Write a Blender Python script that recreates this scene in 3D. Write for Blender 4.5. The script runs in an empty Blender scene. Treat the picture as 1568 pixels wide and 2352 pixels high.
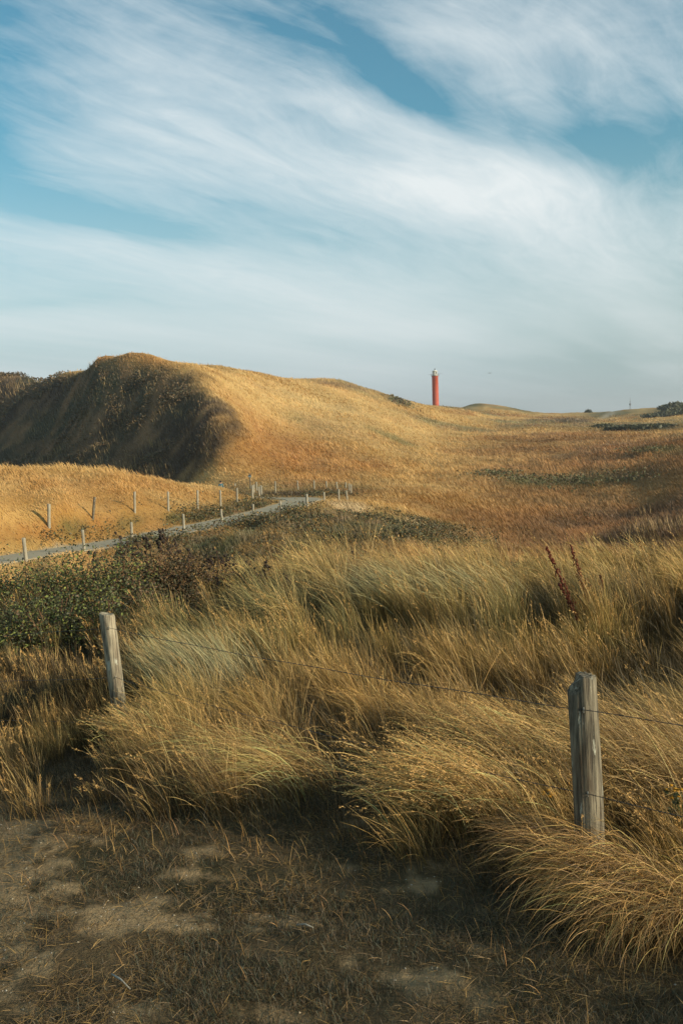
import bpy, bmesh, math, random
import numpy as np
from mathutils import Vector, Matrix

R = math.radians
rng = np.random.default_rng(7)
random.seed(7)
scene = bpy.context.scene

# ------------------------------------------------------------------ camera
CAM_Z = 1.75
PITCH, ROLL, LENS = R(5.15), R(2.0), 35.0
cam_data = bpy.data.cameras.new("camera")
cam = bpy.data.objects.new("camera", cam_data)
scene.collection.objects.link(cam)
cam_data.sensor_fit = 'VERTICAL'
cam_data.sensor_height = 36.0
cam_data.lens = LENS
cam_data.clip_start = 0.1
cam_data.clip_end = 20000
CM = Matrix.Rotation(math.pi/2 - PITCH, 3, 'X') @ Matrix.Rotation(-ROLL, 3, 'Z')
cam.matrix_world = Matrix.Translation((0, 0, CAM_Z)) @ CM.to_4x4()
scene.camera = cam
CMn = np.array(CM)
PX = 36.0/LENS/2352.0                     # tangent per pixel of the 1568x2352 survey picture

def ray(u, v):
    u = np.asarray(u, float); v = np.asarray(v, float)
    d = np.stack([(u-784)*PX, (1176-v)*PX, -np.ones_like(u*v)], -1) @ CMn.T
    return d

def azq(u, v):
    """azimuth (deg, right positive) and rise per horizontal metre"""
    d = ray(u, v); h = np.hypot(d[..., 0], d[..., 1])
    return np.degrees(np.arctan2(d[..., 0], d[..., 1])), d[..., 2]/h

def survey(P):
    """where a world point falls on the survey picture (used to choose vegetation by region)"""
    q = (np.asarray(P) - np.array([0, 0, CAM_Z])) @ CMn
    w = np.maximum(-q[..., 2], 1e-3)
    u = 784 + q[..., 0]/w/PX; v = 1176 - q[..., 1]/w/PX
    bad = q[..., 2] > -1e-3
    return np.where(bad, -9999, u), np.where(bad, -9999, v)

# ------------------------------------------------------------------ exposure
vs = scene.view_settings
scene.display_settings.display_device = 'sRGB'
vs.view_transform = 'Standard'; vs.look = 'None'; vs.gamma = 1; vs.exposure = 0.22
vs.use_curve_mapping = False

# ------------------------------------------------------------------ sun
SUN_AZ, SUN_EL = 115.0, 18.0          # degrees: azimuth right of the view direction, elevation
sd = bpy.data.lights.new("sun", 'SUN'); sd.energy = 5.0; sd.angle = R(0.55); sd.color = (1.0, 0.86, 0.66)
sun = bpy.data.objects.new("sun", sd); scene.collection.objects.link(sun)
sv = Vector((math.sin(R(SUN_AZ))*math.cos(R(SUN_EL)), math.cos(R(SUN_AZ))*math.cos(R(SUN_EL)), math.sin(R(SUN_EL))))
sun.rotation_euler = sv.to_track_quat('Z', 'Y').to_euler()
sun.location = (30, 0, 30)

# ------------------------------------------------------------------ node helpers
class NT:
    def __init__(s, tree): s.t = tree; s.n = tree.nodes; s.l = tree.links
    def new(s, typ, **kw):
        n = s.n.new(typ)
        for k, v in kw.items(): setattr(n, k, v)
        return n
    def put(s, sock, v):
        if isinstance(v, bpy.types.NodeSocket): s.l.new(v, sock)
        else: sock.default_value = v
    def m(s, op, a, b=0.0, c=0.0, clamp=False):
        n = s.new('ShaderNodeMath', operation=op); n.use_clamp = clamp
        s.put(n.inputs[0], a)
        if len(n.inputs) > 1: s.put(n.inputs[1], b)
        if len(n.inputs) > 2: s.put(n.inputs[2], c)
        return n.outputs[0]
    def vec(s, x, y, z):
        n = s.new('ShaderNodeCombineXYZ'); s.put(n.inputs[0], x); s.put(n.inputs[1], y); s.put(n.inputs[2], z); return n.outputs[0]
    def noise(s, vec, scale, detail=4, rough=0.5, dist=0.0, lac=2.0):
        n = s.new('ShaderNodeTexNoise'); s.put(n.inputs['Vector'], vec)
        n.inputs['Scale'].default_value = scale; n.inputs['Detail'].default_value = detail
        n.inputs['Roughness'].default_value = rough; n.inputs['Distortion'].default_value = dist
        n.inputs['Lacunarity'].default_value = lac
        return n.outputs['Fac']
    def ramp(s, v, a, b, smooth=True):
        n = s.new('ShaderNodeMapRange'); n.interpolation_type = 'SMOOTHSTEP' if smooth else 'LINEAR'
        s.put(n.inputs[0], v); n.inputs[1].default_value = a; n.inputs[2].default_value = b
        return n.outputs[0]
    def mix(s, f, a, b, blend='MIX'):
        n = s.new('ShaderNodeMix', data_type='RGBA', blend_type=blend); n.clamp_factor = True
        s.put(n.inputs[0], f); s.put(n.inputs[6], a); s.put(n.inputs[7], b); return n.outputs[2]

# ------------------------------------------------------------------ sky
world = bpy.data.worlds.new("World"); scene.world = world; world.use_nodes = True
W = NT(world.node_tree); W.n.clear()
out = W.new('ShaderNodeOutputWorld'); bg = W.new('ShaderNodeBackground'); W.l.new(bg.outputs[0], out.inputs[0])
sky = W.new('ShaderNodeTexSky', sky_type='NISHITA'); sky.sun_disc = False
sky.sun_elevation = R(SUN_EL); sky.sun_rotation = R(SUN_AZ); sky.air_density = 1.0; sky.dust_density = 1.0; sky.ozone_density = 2.0
SKY_S = 0.11
bg.inputs[1].default_value = SKY_S
geo = W.new('ShaderNodeTexCoord'); sep = W.new('ShaderNodeSeparateXYZ'); W.l.new(geo.outputs['Generated'], sep.inputs[0])
dx, dy, dz = sep.outputs
az = W.m('MULTIPLY', W.m('ARCTAN2', dx, dy), 180/math.pi)
el = W.m('MULTIPLY', W.m('ARCSINE', dz), 180/math.pi)
# cirrus sheet: directions projected on a high flat layer, streaks running towards azimuth 27 deg
zc = W.m('MAXIMUM', W.m('ADD', dz, 0.06), 0.03)
px_ = W.m('DIVIDE', dx, zc); py_ = W.m('DIVIDE', dy, zc)
sa = R(31)
along = W.m('ADD', W.m('MULTIPLY', px_, math.sin(sa)), W.m('MULTIPLY', py_, math.cos(sa)))
cross = W.m('SUBTRACT', W.m('MULTIPLY', px_, math.cos(sa)), W.m('MULTIPLY', py_, math.sin(sa)))
warp = W.noise(W.vec(W.m('MULTIPLY', along, 0.35), W.m('MULTIPLY', cross, 0.5), 1.7), 1.0, 2, 0.5)
crossw = W.m('ADD', cross, W.m('MULTIPLY', W.m('MULTIPLY', W.m('SUBTRACT', warp, 0.5), 1.3), W.ramp(el, 3.0, 16.0)))
streak = W.noise(W.vec(W.m('MULTIPLY', along, 0.30), W.m('MULTIPLY', crossw, 1.5), 4.2), 1.0, 6, 0.52)
fine = W.noise(W.vec(W.m('MULTIPLY', along, 2.2), W.m('MULTIPLY', crossw, 8.5), 9.2), 1.0, 9, 0.68, 0.5)
puff = W.noise(W.vec(W.m('MULTIPLY', along, 3.0), W.m('MULTIPLY', cross, 4.0), 2.2), 1.0, 7, 0.6, 0.6)

def sky_blob(u0, v0, u1, v1, w0, amp):
    """soft elongated bank of cloud between two survey directions, in azimuth/elevation"""
    (a0, q0), (a1, q1) = azq(u0, v0), azq(u1, v1)
    e0, e1 = math.degrees(math.atan(q0)), math.degrees(math.atan(q1))
    ca, ce = (a0+a1)/2, (e0+e1)/2
    L = math.hypot(a1-a0, e1-e0)/2; ang = math.atan2(e1-e0, a1-a0)
    sw = w0*0.0245
    A = W.m('SUBTRACT', az, float(ca)); E = W.m('SUBTRACT', el, float(ce))
    E = W.m('ADD', E, W.m('MULTIPLY', W.m('SUBTRACT', warp, 0.5), 5.0))
    p = W.m('MULTIPLY', W.m('ADD', W.m('MULTIPLY', A, math.cos(ang)), W.m('MULTIPLY', E, math.sin(ang))), 1/L)
    q = W.m('MULTIPLY', W.m('SUBTRACT', W.m('MULTIPLY', E, math.cos(ang)), W.m('MULTIPLY', A, math.sin(ang))), 1/sw)
    r2 = W.m('ADD', W.m('POWER', W.m('ABSOLUTE', p), 4.0 if amp > 0 else 2.0), W.m('MULTIPLY', q, q))
    return W.m('MULTIPLY', W.m('EXPONENT', W.m('MULTIPLY', r2, -1.0)), amp)
BANKS = [ # u0,v0,u1,v1,halfwidth,amp
 (120,320, 1420,500, 95, .62), (560,190, 1400,470, 45, .28), (-100,590, 1600,640, 60, .32), (-200,700,1500,740, 60, .40), (820,430,1450,510,65,.40),
 (-100,80,620,250,80,.22), (860,60,1500,90,80,.40), (1130,200,1330,320,50,.22), (1500,220,1800,300,45,.22),
 (-200,830,1800,830,50,.05),(1350,560,1800,560,70,.25),
 (-350,400,520,575,34,-.85), (760,60,1060,330,42,-.60), (860,160,1010,270,30,-.25), (1250,290,1500,420,45,-.5), (1380,330,1700,360,70,-.32), (-200,300,60,380,80,-.6), (-300,60,200,130,110,-.5), (520,-40,760,140,50,-.3),
 (-100,665,330,690,14,-.35),(1500,120,1568,420,60,-.2),(1100,850,1800,900,70,-.35)]
cov = None
for b in BANKS:
    t = sky_blob(*b); cov = t if cov is None else W.m('ADD', cov, t)
cov = W.m('ADD', cov, 0.04)
cl = W.m('ADD', cov, W.m('MULTIPLY', W.m('SUBTRACT', streak, 0.5), 1.5))
cl = W.m('ADD', cl, W.m('MULTIPLY', W.m('SUBTRACT', fine, 0.5), W.m('MULTIPLY', W.ramp(el, 2.0, 12.0), 1.15)))
cl = W.m('ADD', cl, W.m('MULTIPLY', W.m('SUBTRACT', puff, 0.5), W.ramp(el, 12.0, 20.0)))
cl = W.ramp(cl, -0.30, 1.15, False)
lowfade = W.ramp(el, 0.0, 17.0)
tint = W.new('ShaderNodeMix', data_type='RGBA', blend_type='MULTIPLY'); tint.inputs[0].default_value = 1.0
W.l.new(sky.outputs[0], tint.inputs[6]); tint.inputs[7].default_value = (0.60, 1.12, 1.04, 1)
hz = W.mix(W.m('MULTIPLY', W.m('SUBTRACT', 1.0, lowfade), 0.92), tint.outputs[2], W.mix(W.ramp(az, 2.0, 19.0), (4.9, 5.55, 5.95, 1), (2.9, 3.75, 3.9, 1)))
c_sky = W.mix(W.m('MULTIPLY', cl, 0.95), hz, (6.9, 7.3, 7.35, 1))
W.l.new(c_sky, bg.inputs[0])

# ------------------------------------------------------------------ numpy noise
def _hash(ix, iy, seed):
    n = (ix*374761393 + iy*668265263 + seed*1442695041) & 0xffffffff
    n = ((n ^ (n >> 13))*1274126177) & 0xffffffff
    return ((n ^ (n >> 16)) & 0xffff)/65535.0
def vnoise(x, y, seed=0):
    x = np.asarray(x, float); y = np.asarray(y, float)
    x0 = np.floor(x).astype(np.int64); y0 = np.floor(y).astype(np.int64)
    fx = x-x0; fy = y-y0; fx = fx*fx*(3-2*fx); fy = fy*fy*(3-2*fy)
    a = _hash(x0, y0, seed); b = _hash(x0+1, y0, seed); c = _hash(x0, y0+1, seed); d = _hash(x0+1, y0+1, seed)
    return (a+(b-a)*fx)*(1-fy) + (c+(d-c)*fx)*fy
def fbm(x, y, seed=0, octv=4, gain=0.5):
    s = 0; a = 1; t = 0
    for k in range(octv):
        s = s + a*vnoise(x*2**k + 17.3*k, y*2**k - 9.1*k, seed+k); t += a; a *= gain
    return s/t - 0.5
def sstep(a, b, x):
    t = np.clip((x-a)/(b-a), 0, 1); return t*t*(3-2*t)

# ------------------------------------------------------------------ terrain
S = []   # (az, r, z)
def seen(*pts):                      # (u, v, r): ground surveyed along that sight line at r metres
    for u, v, r in pts:
        a, q = azq(u, v); S.append((float(a), r, CAM_Z + float(q)*r))
def hid(*pts):                       # (u, r, z)
    for u, r, z in pts:
        a, q = azq(u, 980); S.append((float(a), r, z))
# near dune top
for a in (-50, -35, -22, -11, 0, 11, 22, 35, 50):
    S += [(a, 1.2, 0), (a, 2.4, 0), (a, 3.6, -.03 if a > 5 else -.08)]
for u in (-500, -200, 100, 400, 784, 1100, 1400, 1800, 2200):
    hid((u, 5.0, -.13), (u, 7.0, -.32 if u > 300 else -.5))
hid((-200,10,-.9),(100,10,-.8),(400,10,-.68),(784,10,-.55),(1100,10,-.42),(1400,10,-.38),(1800,10,-.3))
hid((0,17,-1.2),(200,17,-1.25),(400,17,-1.3),(-300,14,-1.15),(0,14,-1.0),(200,14.5,-.98),(400,14.5,-.95),(600,14,-.8),(784,14,-.62),(1100,14,-.52),(1400,14,-.5),(1800,14,-.35))
hid((0,21,-2.2),(400,21,-2.4),(784,20,-2.2),(1100,20,-2.4),(1400,20,-2.3),(1800,20,-2.0))
hid((0,28,-3.9),(300,30,-4.0),(600,32,-4.0),(784,30,-3.8),(1000,30,-4.4),(1300,30,-4.9),(1600,30,-4.3))
# valley foreground
seen((1100,1262,58),(1300,1250,60),(1500,1245,56),(1568,1200,62),(1000,1262,50),(1100,1180,80),(1300,1180,82),(1500,1150,86),
     (1000,1200,70),(950,1150,84),(1100,1100,118),(1300,1100,115),(1450,1080,110),(1568,1060,105),(900,1120,98),
     (1200,1040,170),(1350,1030,165),(1500,1010,170),(1568,995,180))
# shrubby bank in front of the bend
seen((520,1225,50),(640,1215,50),(760,1210,50),(880,1215,50),(980,1240,48),(640,1190,58),(760,1185,59),(860,1185,60),(960,1205,60),(700,1172,65),(780,1163,68),(860,1165,70))
hid((500,42,-4.1),(700,42,-4.0),(850,40,-4.1))
# golden bank left of the path
seen((-60,1213,46),(112,1212,50),(215,1197,55),(308,1180,58),(386,1170,61),(455,1169,65),(506,1163,68),(544,1152,72),(580,1147,75),
     (0,1160,53),(150,1140,57),(300,1135,62),(450,1140,69),(0,1110,62),(150,1105,64),(300,1112,68),(450,1125,75),
     (-60,1068,71),(0,1069,72),(150,1070,73),(250,1079,75),(350,1095,78),(450,1110,82),(520,1120,84),(575,1130,84))
for pu, pv in ((-200,1315),(0,1285),(112,1268),(215,1253),(308,1240),(386,1225),(455,1208),(510,1198),(580,1184),(650,1163)):
    xx, yy = ray(pu, pv)[:2]*((-4.0-CAM_Z)/ray(pu, pv)[2]); S.append((math.degrees(math.atan2(xx, yy)), math.hypot(xx, yy), -4.0))
    S.append((math.degrees(math.atan2(xx, yy)), math.hypot(xx, yy)*.84, -4.15))
hid((0,86,-1.9),(150,88,-2.6),(250,90,-3.2),(350,92,-4.0),(450,96,-4.7),(520,99,-4.7))
hid((0,110,-2.6),(150,108,-3.4),(300,106,-4.2))
# dark left face, spur and peak of the big dune
seen((-60,1060,205),(-60,960,245),(-60,866,285),(0,1060,190),(0,960,232),(0,862,272),(60,864,262),(150,850,232),(150,950,205),(150,1065,165),
     (225,822,200),(300,808,190),(340,812,186),(380,828,180),(300,900,172),(300,980,157),(300,1075,136),(420,850,168),(450,873,160),
     (430,940,150),(430,1030,127),(430,1098,116),(500,940,136),(500,1020,120),(520,1095,108),(560,1108,104))
# lit face
seen((560,930,160),(600,1000,142),(600,1090,110),(620,900,205),(700,1090,112),(700,1000,160),(700,920,230),(800,1100,110),(820,1030,150),(820,960,205),(820,905,290),
     (920,1080,130),(930,1020,175),(930,960,260),(1000,1000,230),(1050,960,330),(1100,1020,200))
seen((430,842,262),(490,841,262),(540,850,268),(600,858,275),(700,869,300),(780,873,320),(850,893,340),(900,910,355),(950,925,372),(1000,933,392),(1060,937,410))
hid((300,215,12),(380,210,11.),(300,320,6),(430,320,10),(600,340,12),(780,390,10),(950,450,3),(1050,500,0.5),(150,260,10),(0,300,12))
# far right
seen((1085,931,560),(1110,927,570),(1160,933,590),(1230,947,610),(1260,951,640),(1150,960,450),(1300,975,330),(1250,1000,240),(1350,960,520),
     (1400,985,300),(1500,975,330),(1568,985,260),(1568,955,430),(1500,945,520),(1450,943,560),(1400,947,620),(1350,951,720),(1568,934,480),(1640,930,480))
hid((0,900,-4),(400,900,-4),(784,900,-4),(1100,900,-4),(1300,1100,-3),(1568,900,-2),(0,3000,-6),(784,3000,-6),(1568,3000,-6),(2200,900,0),(-600,900,0),(2300,3000,-6),(-600,3000,-6))
# ground to the right of the frame: dune shoulders
S += [(25,14,-.4),(25,30,-3.5),(25,60,-4.0),(25,110,-2.5),(25,200,0),(34,14,-.2),(34,30,-3.2),(34,60,-2.8),(34,110,-.5),(34,200,5),(45,8,0),(45,20,0.),(45,60,2),(45,120,6),(45,300,5)]
S += [(-28,8,-.6),(-28,20,-2.8),(-28,45,-3.5),(-28,80,-1),(-28,200,8),(-40,8,-.5),(-40,25,-2.5),(-40,80,-1),(-40,200,8),(-48,400,4),(48,600,2)]
S = np.array(S)
def _xy(a, r): return np.stack([np.asarray(a)/7.0, np.log(np.asarray(r))*2.0], -1)
def _phi(d2): return 0.5*d2*np.log(d2+1e-12)
_c = _xy(S[:, 0], S[:, 1]); _n = len(S)
_q = S[:, 2]/(S[:, 1]+8.0)
_A = _phi(((_c[:, None]-_c[None])**2).sum(-1)) + np.eye(_n)*0.004
_P = np.concatenate([np.ones((_n, 1)), _c], 1)
_M = np.block([[_A, _P], [_P.T, np.zeros((3, 3))]])
_w = np.linalg.solve(_M, np.concatenate([_q, np.zeros(3)]))
def tps(a, r):
    a = np.asarray(a, float).ravel(); r = np.asarray(r, float).ravel(); o = np.empty(len(a))
    for i in range(0, len(a), 40000):
        c = _xy(a[i:i+40000], r[i:i+40000])
        d2 = ((c[:, None]-_c[None])**2).sum(-1)
        o[i:i+40000] = _phi(d2) @ _w[:_n] + _w[_n] + c @ _w[_n+1:]
    return o*(r+8.0)

PATH_Z = -4.0
def on_plane(u, v, z=PATH_Z):
    d = ray(u, v); t = (z-CAM_Z)/d[2]; return (d[0]*t, d[1]*t)
_pp = [on_plane(*p) for p in [(-500,1345),(-250,1320),(-100,1303),(0,1285),(100,1269),(200,1255),(300,1240),(420,1215),(510,1198),(590,1180),(650,1163),(686,1152)]]
a_, _ = azq(np.array([700, 675, 620, 550, 480, 380, 250]), np.full(7, 1140))
_pp += [(rr*math.sin(R(a)), rr*math.cos(R(a))) for a, rr in zip(a_, (75.5, 79.0, 82.0, 88, 96, 103, 112))]
def smooth_poly(P, n=3):
    P = np.array(P, float)
    for _ in range(n):
        Q = [P[0]]
        for i in range(len(P)-1):
            Q += [P[i]*.75+P[i+1]*.25, P[i]*.25+P[i+1]*.75]
        P = np.array(Q+[P[-1]])
    return P
PATHC = smooth_poly(_pp)
PATHZ = np.interp(np.arange(len(PATHC)), [0, len(PATHC)*.68, len(PATHC)-1], [PATH_Z, PATH_Z, PATH_Z-1.2])
def path_dist(x, y):
    x = np.asarray(x, float).ravel(); y = np.asarray(y, float).ravel()
    best = np.full(len(x), 1e9); bz = np.full(len(x), PATH_Z)
    near = np.nonzero((np.hypot(x, y) > 25) & (np.hypot(x, y) < 140))[0]
    X = x[near]; Y = y[near]; B = np.full(len(near), 1e9); Z = np.full(len(near), PATH_Z)
    for i in range(len(PATHC)-1):
        p = PATHC[i]; d = PATHC[i+1]-p; L2 = d@d
        t = np.clip(((X-p[0])*d[0]+(Y-p[1])*d[1])/L2, 0, 1)
        dd = np.hypot(X-p[0]-t*d[0], Y-p[1]-t*d[1]); k = dd < B
        B[k] = dd[k]; Z[k] = (PATHZ[i]+(PATHZ[i+1]-PATHZ[i])*t)[k]
    best[near] = B; bz[near] = Z
    return best, bz
HALF = 1.22
def height(x, y):
    x = np.asarray(x, float); y = np.asarray(y, float); shp = x.shape; x = x.ravel(); y = y.ravel()
    r = np.maximum(np.hypot(x, y), .3); a = np.degrees(np.arctan2(x, y))
    z = tps(np.clip(a, -55, 55), r)
    gen = fbm(x/90, y/90, 31, 3)*14*sstep(12, 90, r)
    k = sstep(46, 75, np.abs(a)); z = z*(1-k) + gen*k
    z = np.where(r < 2.2, z*sstep(0.6, 2.2, r), z)
    # hummocks
    amp = 0.03 + 0.10*sstep(4, 10, r) + 0.22*sstep(30, 160, r) + 0.9*sstep(250, 900, r)
    sc = 0.7 + 1.8*sstep(4, 40, r) + 9*sstep(60, 300, r) + 30*sstep(400, 1500, r)
    n1 = fbm(x/1.1, y/1.1, 3, 3); n2 = fbm(x/3.2, y/3.2, 5, 3); n3 = fbm(x/11., y/11., 8, 4); n4 = fbm(x/60., y/60., 11, 4); n5 = fbm(x/4.5+3, y/7., 13, 4)
    z = z + (fbm(x/.15, y/.12, 17, 3)*.03 + fbm(x/.45, y/.3, 19, 3)*.05)*(1-sstep(5, 8, r))*sstep(1, 2, r)
    z = z + n1*0.06 + n2*(0.26*sstep(5, 14, r)) + n3*1.0*sstep(70, 170, r) + n5*.6*sstep(85, 140, r) + n4*5.0*sstep(380, 1200, r) + fbm(x/38., y/75., 15, 4)*4.2*sstep(230, 420, r)*sstep(8, 13, a)
    z = z + 1.25*np.exp(-((x-5.0)/1.35)**4-((y-.9)/1.25)**2)      # unseen hummock added beside the camera to shade the foreground
    d, pz = path_dist(x, y)
    kp = 1-sstep(HALF+.1, HALF+2.6, d)
    z = z*(1-kp) + (pz-0.05)*kp
    # tarmac at the near left corner lies a hair above the sand
    return z.reshape(shp)

def mesh_np(name, V, F, mat=None, col=None, smooth=False, link=True, loops=None, nper=None):
    """F: (n,k) array of faces or (loops, nper) given separately"""
    me = bpy.data.meshes.new(name)
    me.vertices.add(len(V)); me.vertices.foreach_set('co', np.ascontiguousarray(V, np.float32).ravel())
    if F is not None:
        loops = np.ascontiguousarray(F, np.int32).ravel(); nper = np.full(len(F), F.shape[1], np.int32)
    me.loops.add(len(loops)); me.loops.foreach_set('vertex_index', np.ascontiguousarray(loops, np.int32))
    st = np.concatenate([[0], np.cumsum(nper)[:-1]]).astype(np.int32)
    me.polygons.add(len(nper)); me.polygons.foreach_set('loop_start', st)
    me.polygons.foreach_set('use_smooth', np.full(len(nper), bool(smooth)))
    me.update(calc_edges=True)
    if col is not None:
        at = me.color_attributes.new('Col', 'FLOAT_COLOR', 'POINT')
        c = np.ones((len(V), 4), np.float32); c[:, :3] = col; at.data.foreach_set('color', c.ravel())
    if mat: me.materials.append(mat)
    o = bpy.data.objects.new(name, me)
    if link: scene.collection.objects.link(o)
    return o

def C(*a): return np.array(a, float)
SAND = C(.40, .32, .20); STRAW = C(.50, .285, .078); PALE = C(.64, .43, .17); ORANGE = C(.38, .165, .042); BROWN = C(.17, .10, .045)
DARK = C(.050, .046, .022); GREEN = C(.085, .095, .035); MARRAM = C(.20, .22, .10); LITTER = C(.22, .155, .08); HEATH_SHADED = C(.085, .055, .030)  # heath tone deepened to stand in for shade on the left dune face
def lerp(a, b, k): k = np.asarray(k)[..., None]; return a*(1-k)+b*k
def blob(u, v, cu, cv, su, sv, rot=0):
    c, s = math.cos(R(rot)), math.sin(R(rot)); X = (u-cu)*c+(v-cv)*s; Y = -(u-cu)*s+(v-cv)*c
    return np.exp(-(X/su)**2-(Y/sv)**2)

def veg_far(P):
    """vegetation colour on the dunes beyond the near ridge: which plants grow where, plus painted shade on the left face"""
    x, y = P[:, 0], P[:, 1]; r = np.hypot(x, y); u, v = survey(P)
    n1 = fbm(x/2.6, y/6.5, 41, 4); n2 = fbm(x/14, y/22, 43, 4); n3 = fbm(x/1.1, y/2.2, 47, 3)
    c = lerp(np.tile(STRAW, (len(x), 1)), PALE, np.clip(.35+n1*1.2+n3*.8, 0, 1))
    c = lerp(c, ORANGE, np.clip(.14+n2*2.2-n1*.8, 0, .8))
    c = lerp(c, lerp(np.tile(MARRAM*.8, (len(x), 1)), BROWN*1.2, np.clip(.5+n1*3, 0, 1)), np.clip(fbm(x/30, y/45, 49, 4)*5-.35, 0, .75)*sstep(60, 110, r))
    # valley floor, more russet to the right
    k = sstep(850, 1350, u)*sstep(960, 1030, v)*(1-sstep(1255, 1300, v)); c = lerp(c, lerp(np.tile(BROWN, (len(x), 1)), ORANGE, np.clip(.5+n1*1.5, 0, 1)), k*np.clip(.95+n2*1.2, 0, 1))
    # orange-brown lower part of the lit face
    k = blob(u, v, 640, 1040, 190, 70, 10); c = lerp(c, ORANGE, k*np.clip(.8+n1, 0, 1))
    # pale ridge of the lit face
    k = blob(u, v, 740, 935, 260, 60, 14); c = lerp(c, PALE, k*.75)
    # heath-covered left face, darkened further: its shade is put into the colour
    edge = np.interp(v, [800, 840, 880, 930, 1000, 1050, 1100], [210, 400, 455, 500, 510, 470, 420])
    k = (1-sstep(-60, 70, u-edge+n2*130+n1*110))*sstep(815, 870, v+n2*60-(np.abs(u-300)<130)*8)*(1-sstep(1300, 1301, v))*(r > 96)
    hc = lerp(lerp(np.tile(HEATH_SHADED, (len(x), 1)), DARK*1.5, np.clip(.4+n2*3.5, 0, 1)), BROWN*1.5, np.clip(n1*2.6+.22, 0, 1))
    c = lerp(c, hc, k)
    # blowouts and scrub patches
    for (cu, cv, su, sv_, rot, colr, a) in [(905,918,38,7,22,DARK,.8),(780,885,60,6,10,BROWN,.7),(900,1005,55,6,22,GREEN*1.6,.6),
        (1090,930,26,4,0,GREEN,.8),(1190,938,38,5,14,GREEN,.9),(1310,965,60,5,2,HEATH_SHADED,.9),(1400,950,60,9,-4,GREEN,.8),
        (1440,985,90,6,0,GREEN*.8,.8),(1540,940,50,10,-10,GREEN*.7,.85),(1300,1108,120,9,-2,GREEN*1.5,.7),(1200,1105,30,6,0,MARRAM,.6),
        (1420,1100,60,10,-5,DARK*1.5,.6),(1520,1035,60,7,0,GREEN*1.5,.6),(1500,1225,110,28,-12,HEATH_SHADED,.8),(1480,1180,120,10,-10,HEATH_SHADED,.6)]:
        k = blob(u, v, cu, cv, su, sv_, rot)*np.clip(1+n1*1.5+n3, 0, 1.3); c = lerp(c, colr, np.clip(k*1.3, 0, 1)*a)
    k = blob(u, v, 1398, 952, 20, 5, -25); c = lerp(c, SAND*1.05, np.clip(k*1.3, 0, 1))
    # shrub and herb bank around the bend
    k = np.clip(blob(u, v, 800, 1210, 260, 34, 4)*1.6, 0, 1)*(r < 72)*(r > 28)
    gc = lerp(lerp(np.tile(GREEN, (len(x), 1)), BROWN, np.clip(.4+n1*3, 0, 1)), STRAW*.7, np.clip(n3*2.4+.1, 0, 1))
    c = lerp(c, gc, k*np.clip(1+n2*2, 0, 1))
    k = blob(u, v, 805, 1168, 45, 12, 10)+.8*blob(u, v, 960, 1205, 26, 8, 15); c = lerp(c, SAND*C(1.35,1.2,1.0), np.clip(k*1.7+n3*1.5, 0, 1)*(k > .2))
    k = np.clip(blob(u, v, 470, 1178, 150, 14, -8)*1.4, 0, 1)*(r < 80); c = lerp(c, gc, k*.85)
    k = np.clip(blob(u, v, 60, 1225, 260, 22, -6)*1.4, 0, 1)*(r < 60); c = lerp(c, lerp(gc, np.tile(ORANGE, (len(x), 1)), np.clip(.4+n3*3, 0, 1)), k*.8)
    k = np.clip(blob(u, v, 560, 1262, 230, 40, 0)*1.5, 0, 1)*(r > 16)*(r < 56); c = lerp(c, gc, k*np.clip(.9+n2, 0, 1))
    # dark bank behind the bend
    k = np.clip(blob(u, v, 690, 1134, 90, 6, 0)*1.5, 0, 1); c = lerp(c, HEATH_SHADED, k*.9)
    return c

def veg_near(P):
    """bare ground, litter and moss on the near dune top"""
    x, y = P[:, 0], P[:, 1]; u, v = survey(P)
    n1 = fbm(x/.55, y/.55, 61, 5, .6); n2 = fbm(x/1.6, y/.9, 63, 4); n3 = fbm(x/.12, y/.12, 67, 3)
    c = lerp(np.tile(LITTER*.5, (len(x), 1)), DARK*.9, np.clip(.4+n1*2.2, 0, 1))
    n4 = fbm(x/.22, y/.16, 69, 4, .65)
    sand = blob(u, v, -30, 2020, 150, 200)*1.9 + blob(u, v, 260, 2100, 150, 40, -14)*.6 + blob(u, v, 600, 2130, 260, 30, -5)*.45 + blob(u, v, 60, 2200, 260, 50)*.6 \
        + blob(u, v, 1010, 2250, 170, 50, 5)*.65 + blob(u, v, 250, 2320, 400, 40)*.8
    k = sstep(.50, .95, 0.10+sand*1.0 + n1*1.1 + n2*.8 + n4*2.7 + n3*1.3)*(v > 1780)
    c = lerp(c, SAND*C(.74,.66,.56), k*.9)
    return c, k
def sandiness(P): return veg_near(P)[1]

def ground_color(P):
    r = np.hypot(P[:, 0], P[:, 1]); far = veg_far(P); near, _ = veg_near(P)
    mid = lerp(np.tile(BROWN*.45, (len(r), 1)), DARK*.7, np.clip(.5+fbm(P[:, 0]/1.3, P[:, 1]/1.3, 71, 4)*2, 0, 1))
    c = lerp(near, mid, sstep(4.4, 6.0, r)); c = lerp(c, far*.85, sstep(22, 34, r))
    d, _ = path_dist(P[:, 0], P[:, 1]); k = (1-sstep(HALF+.05, HALF+.5, d+fbm(P[:, 0]/.8, P[:, 1]/.8, 5, 3)*.9))
    return lerp(c, SAND*1.1, k)

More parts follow.
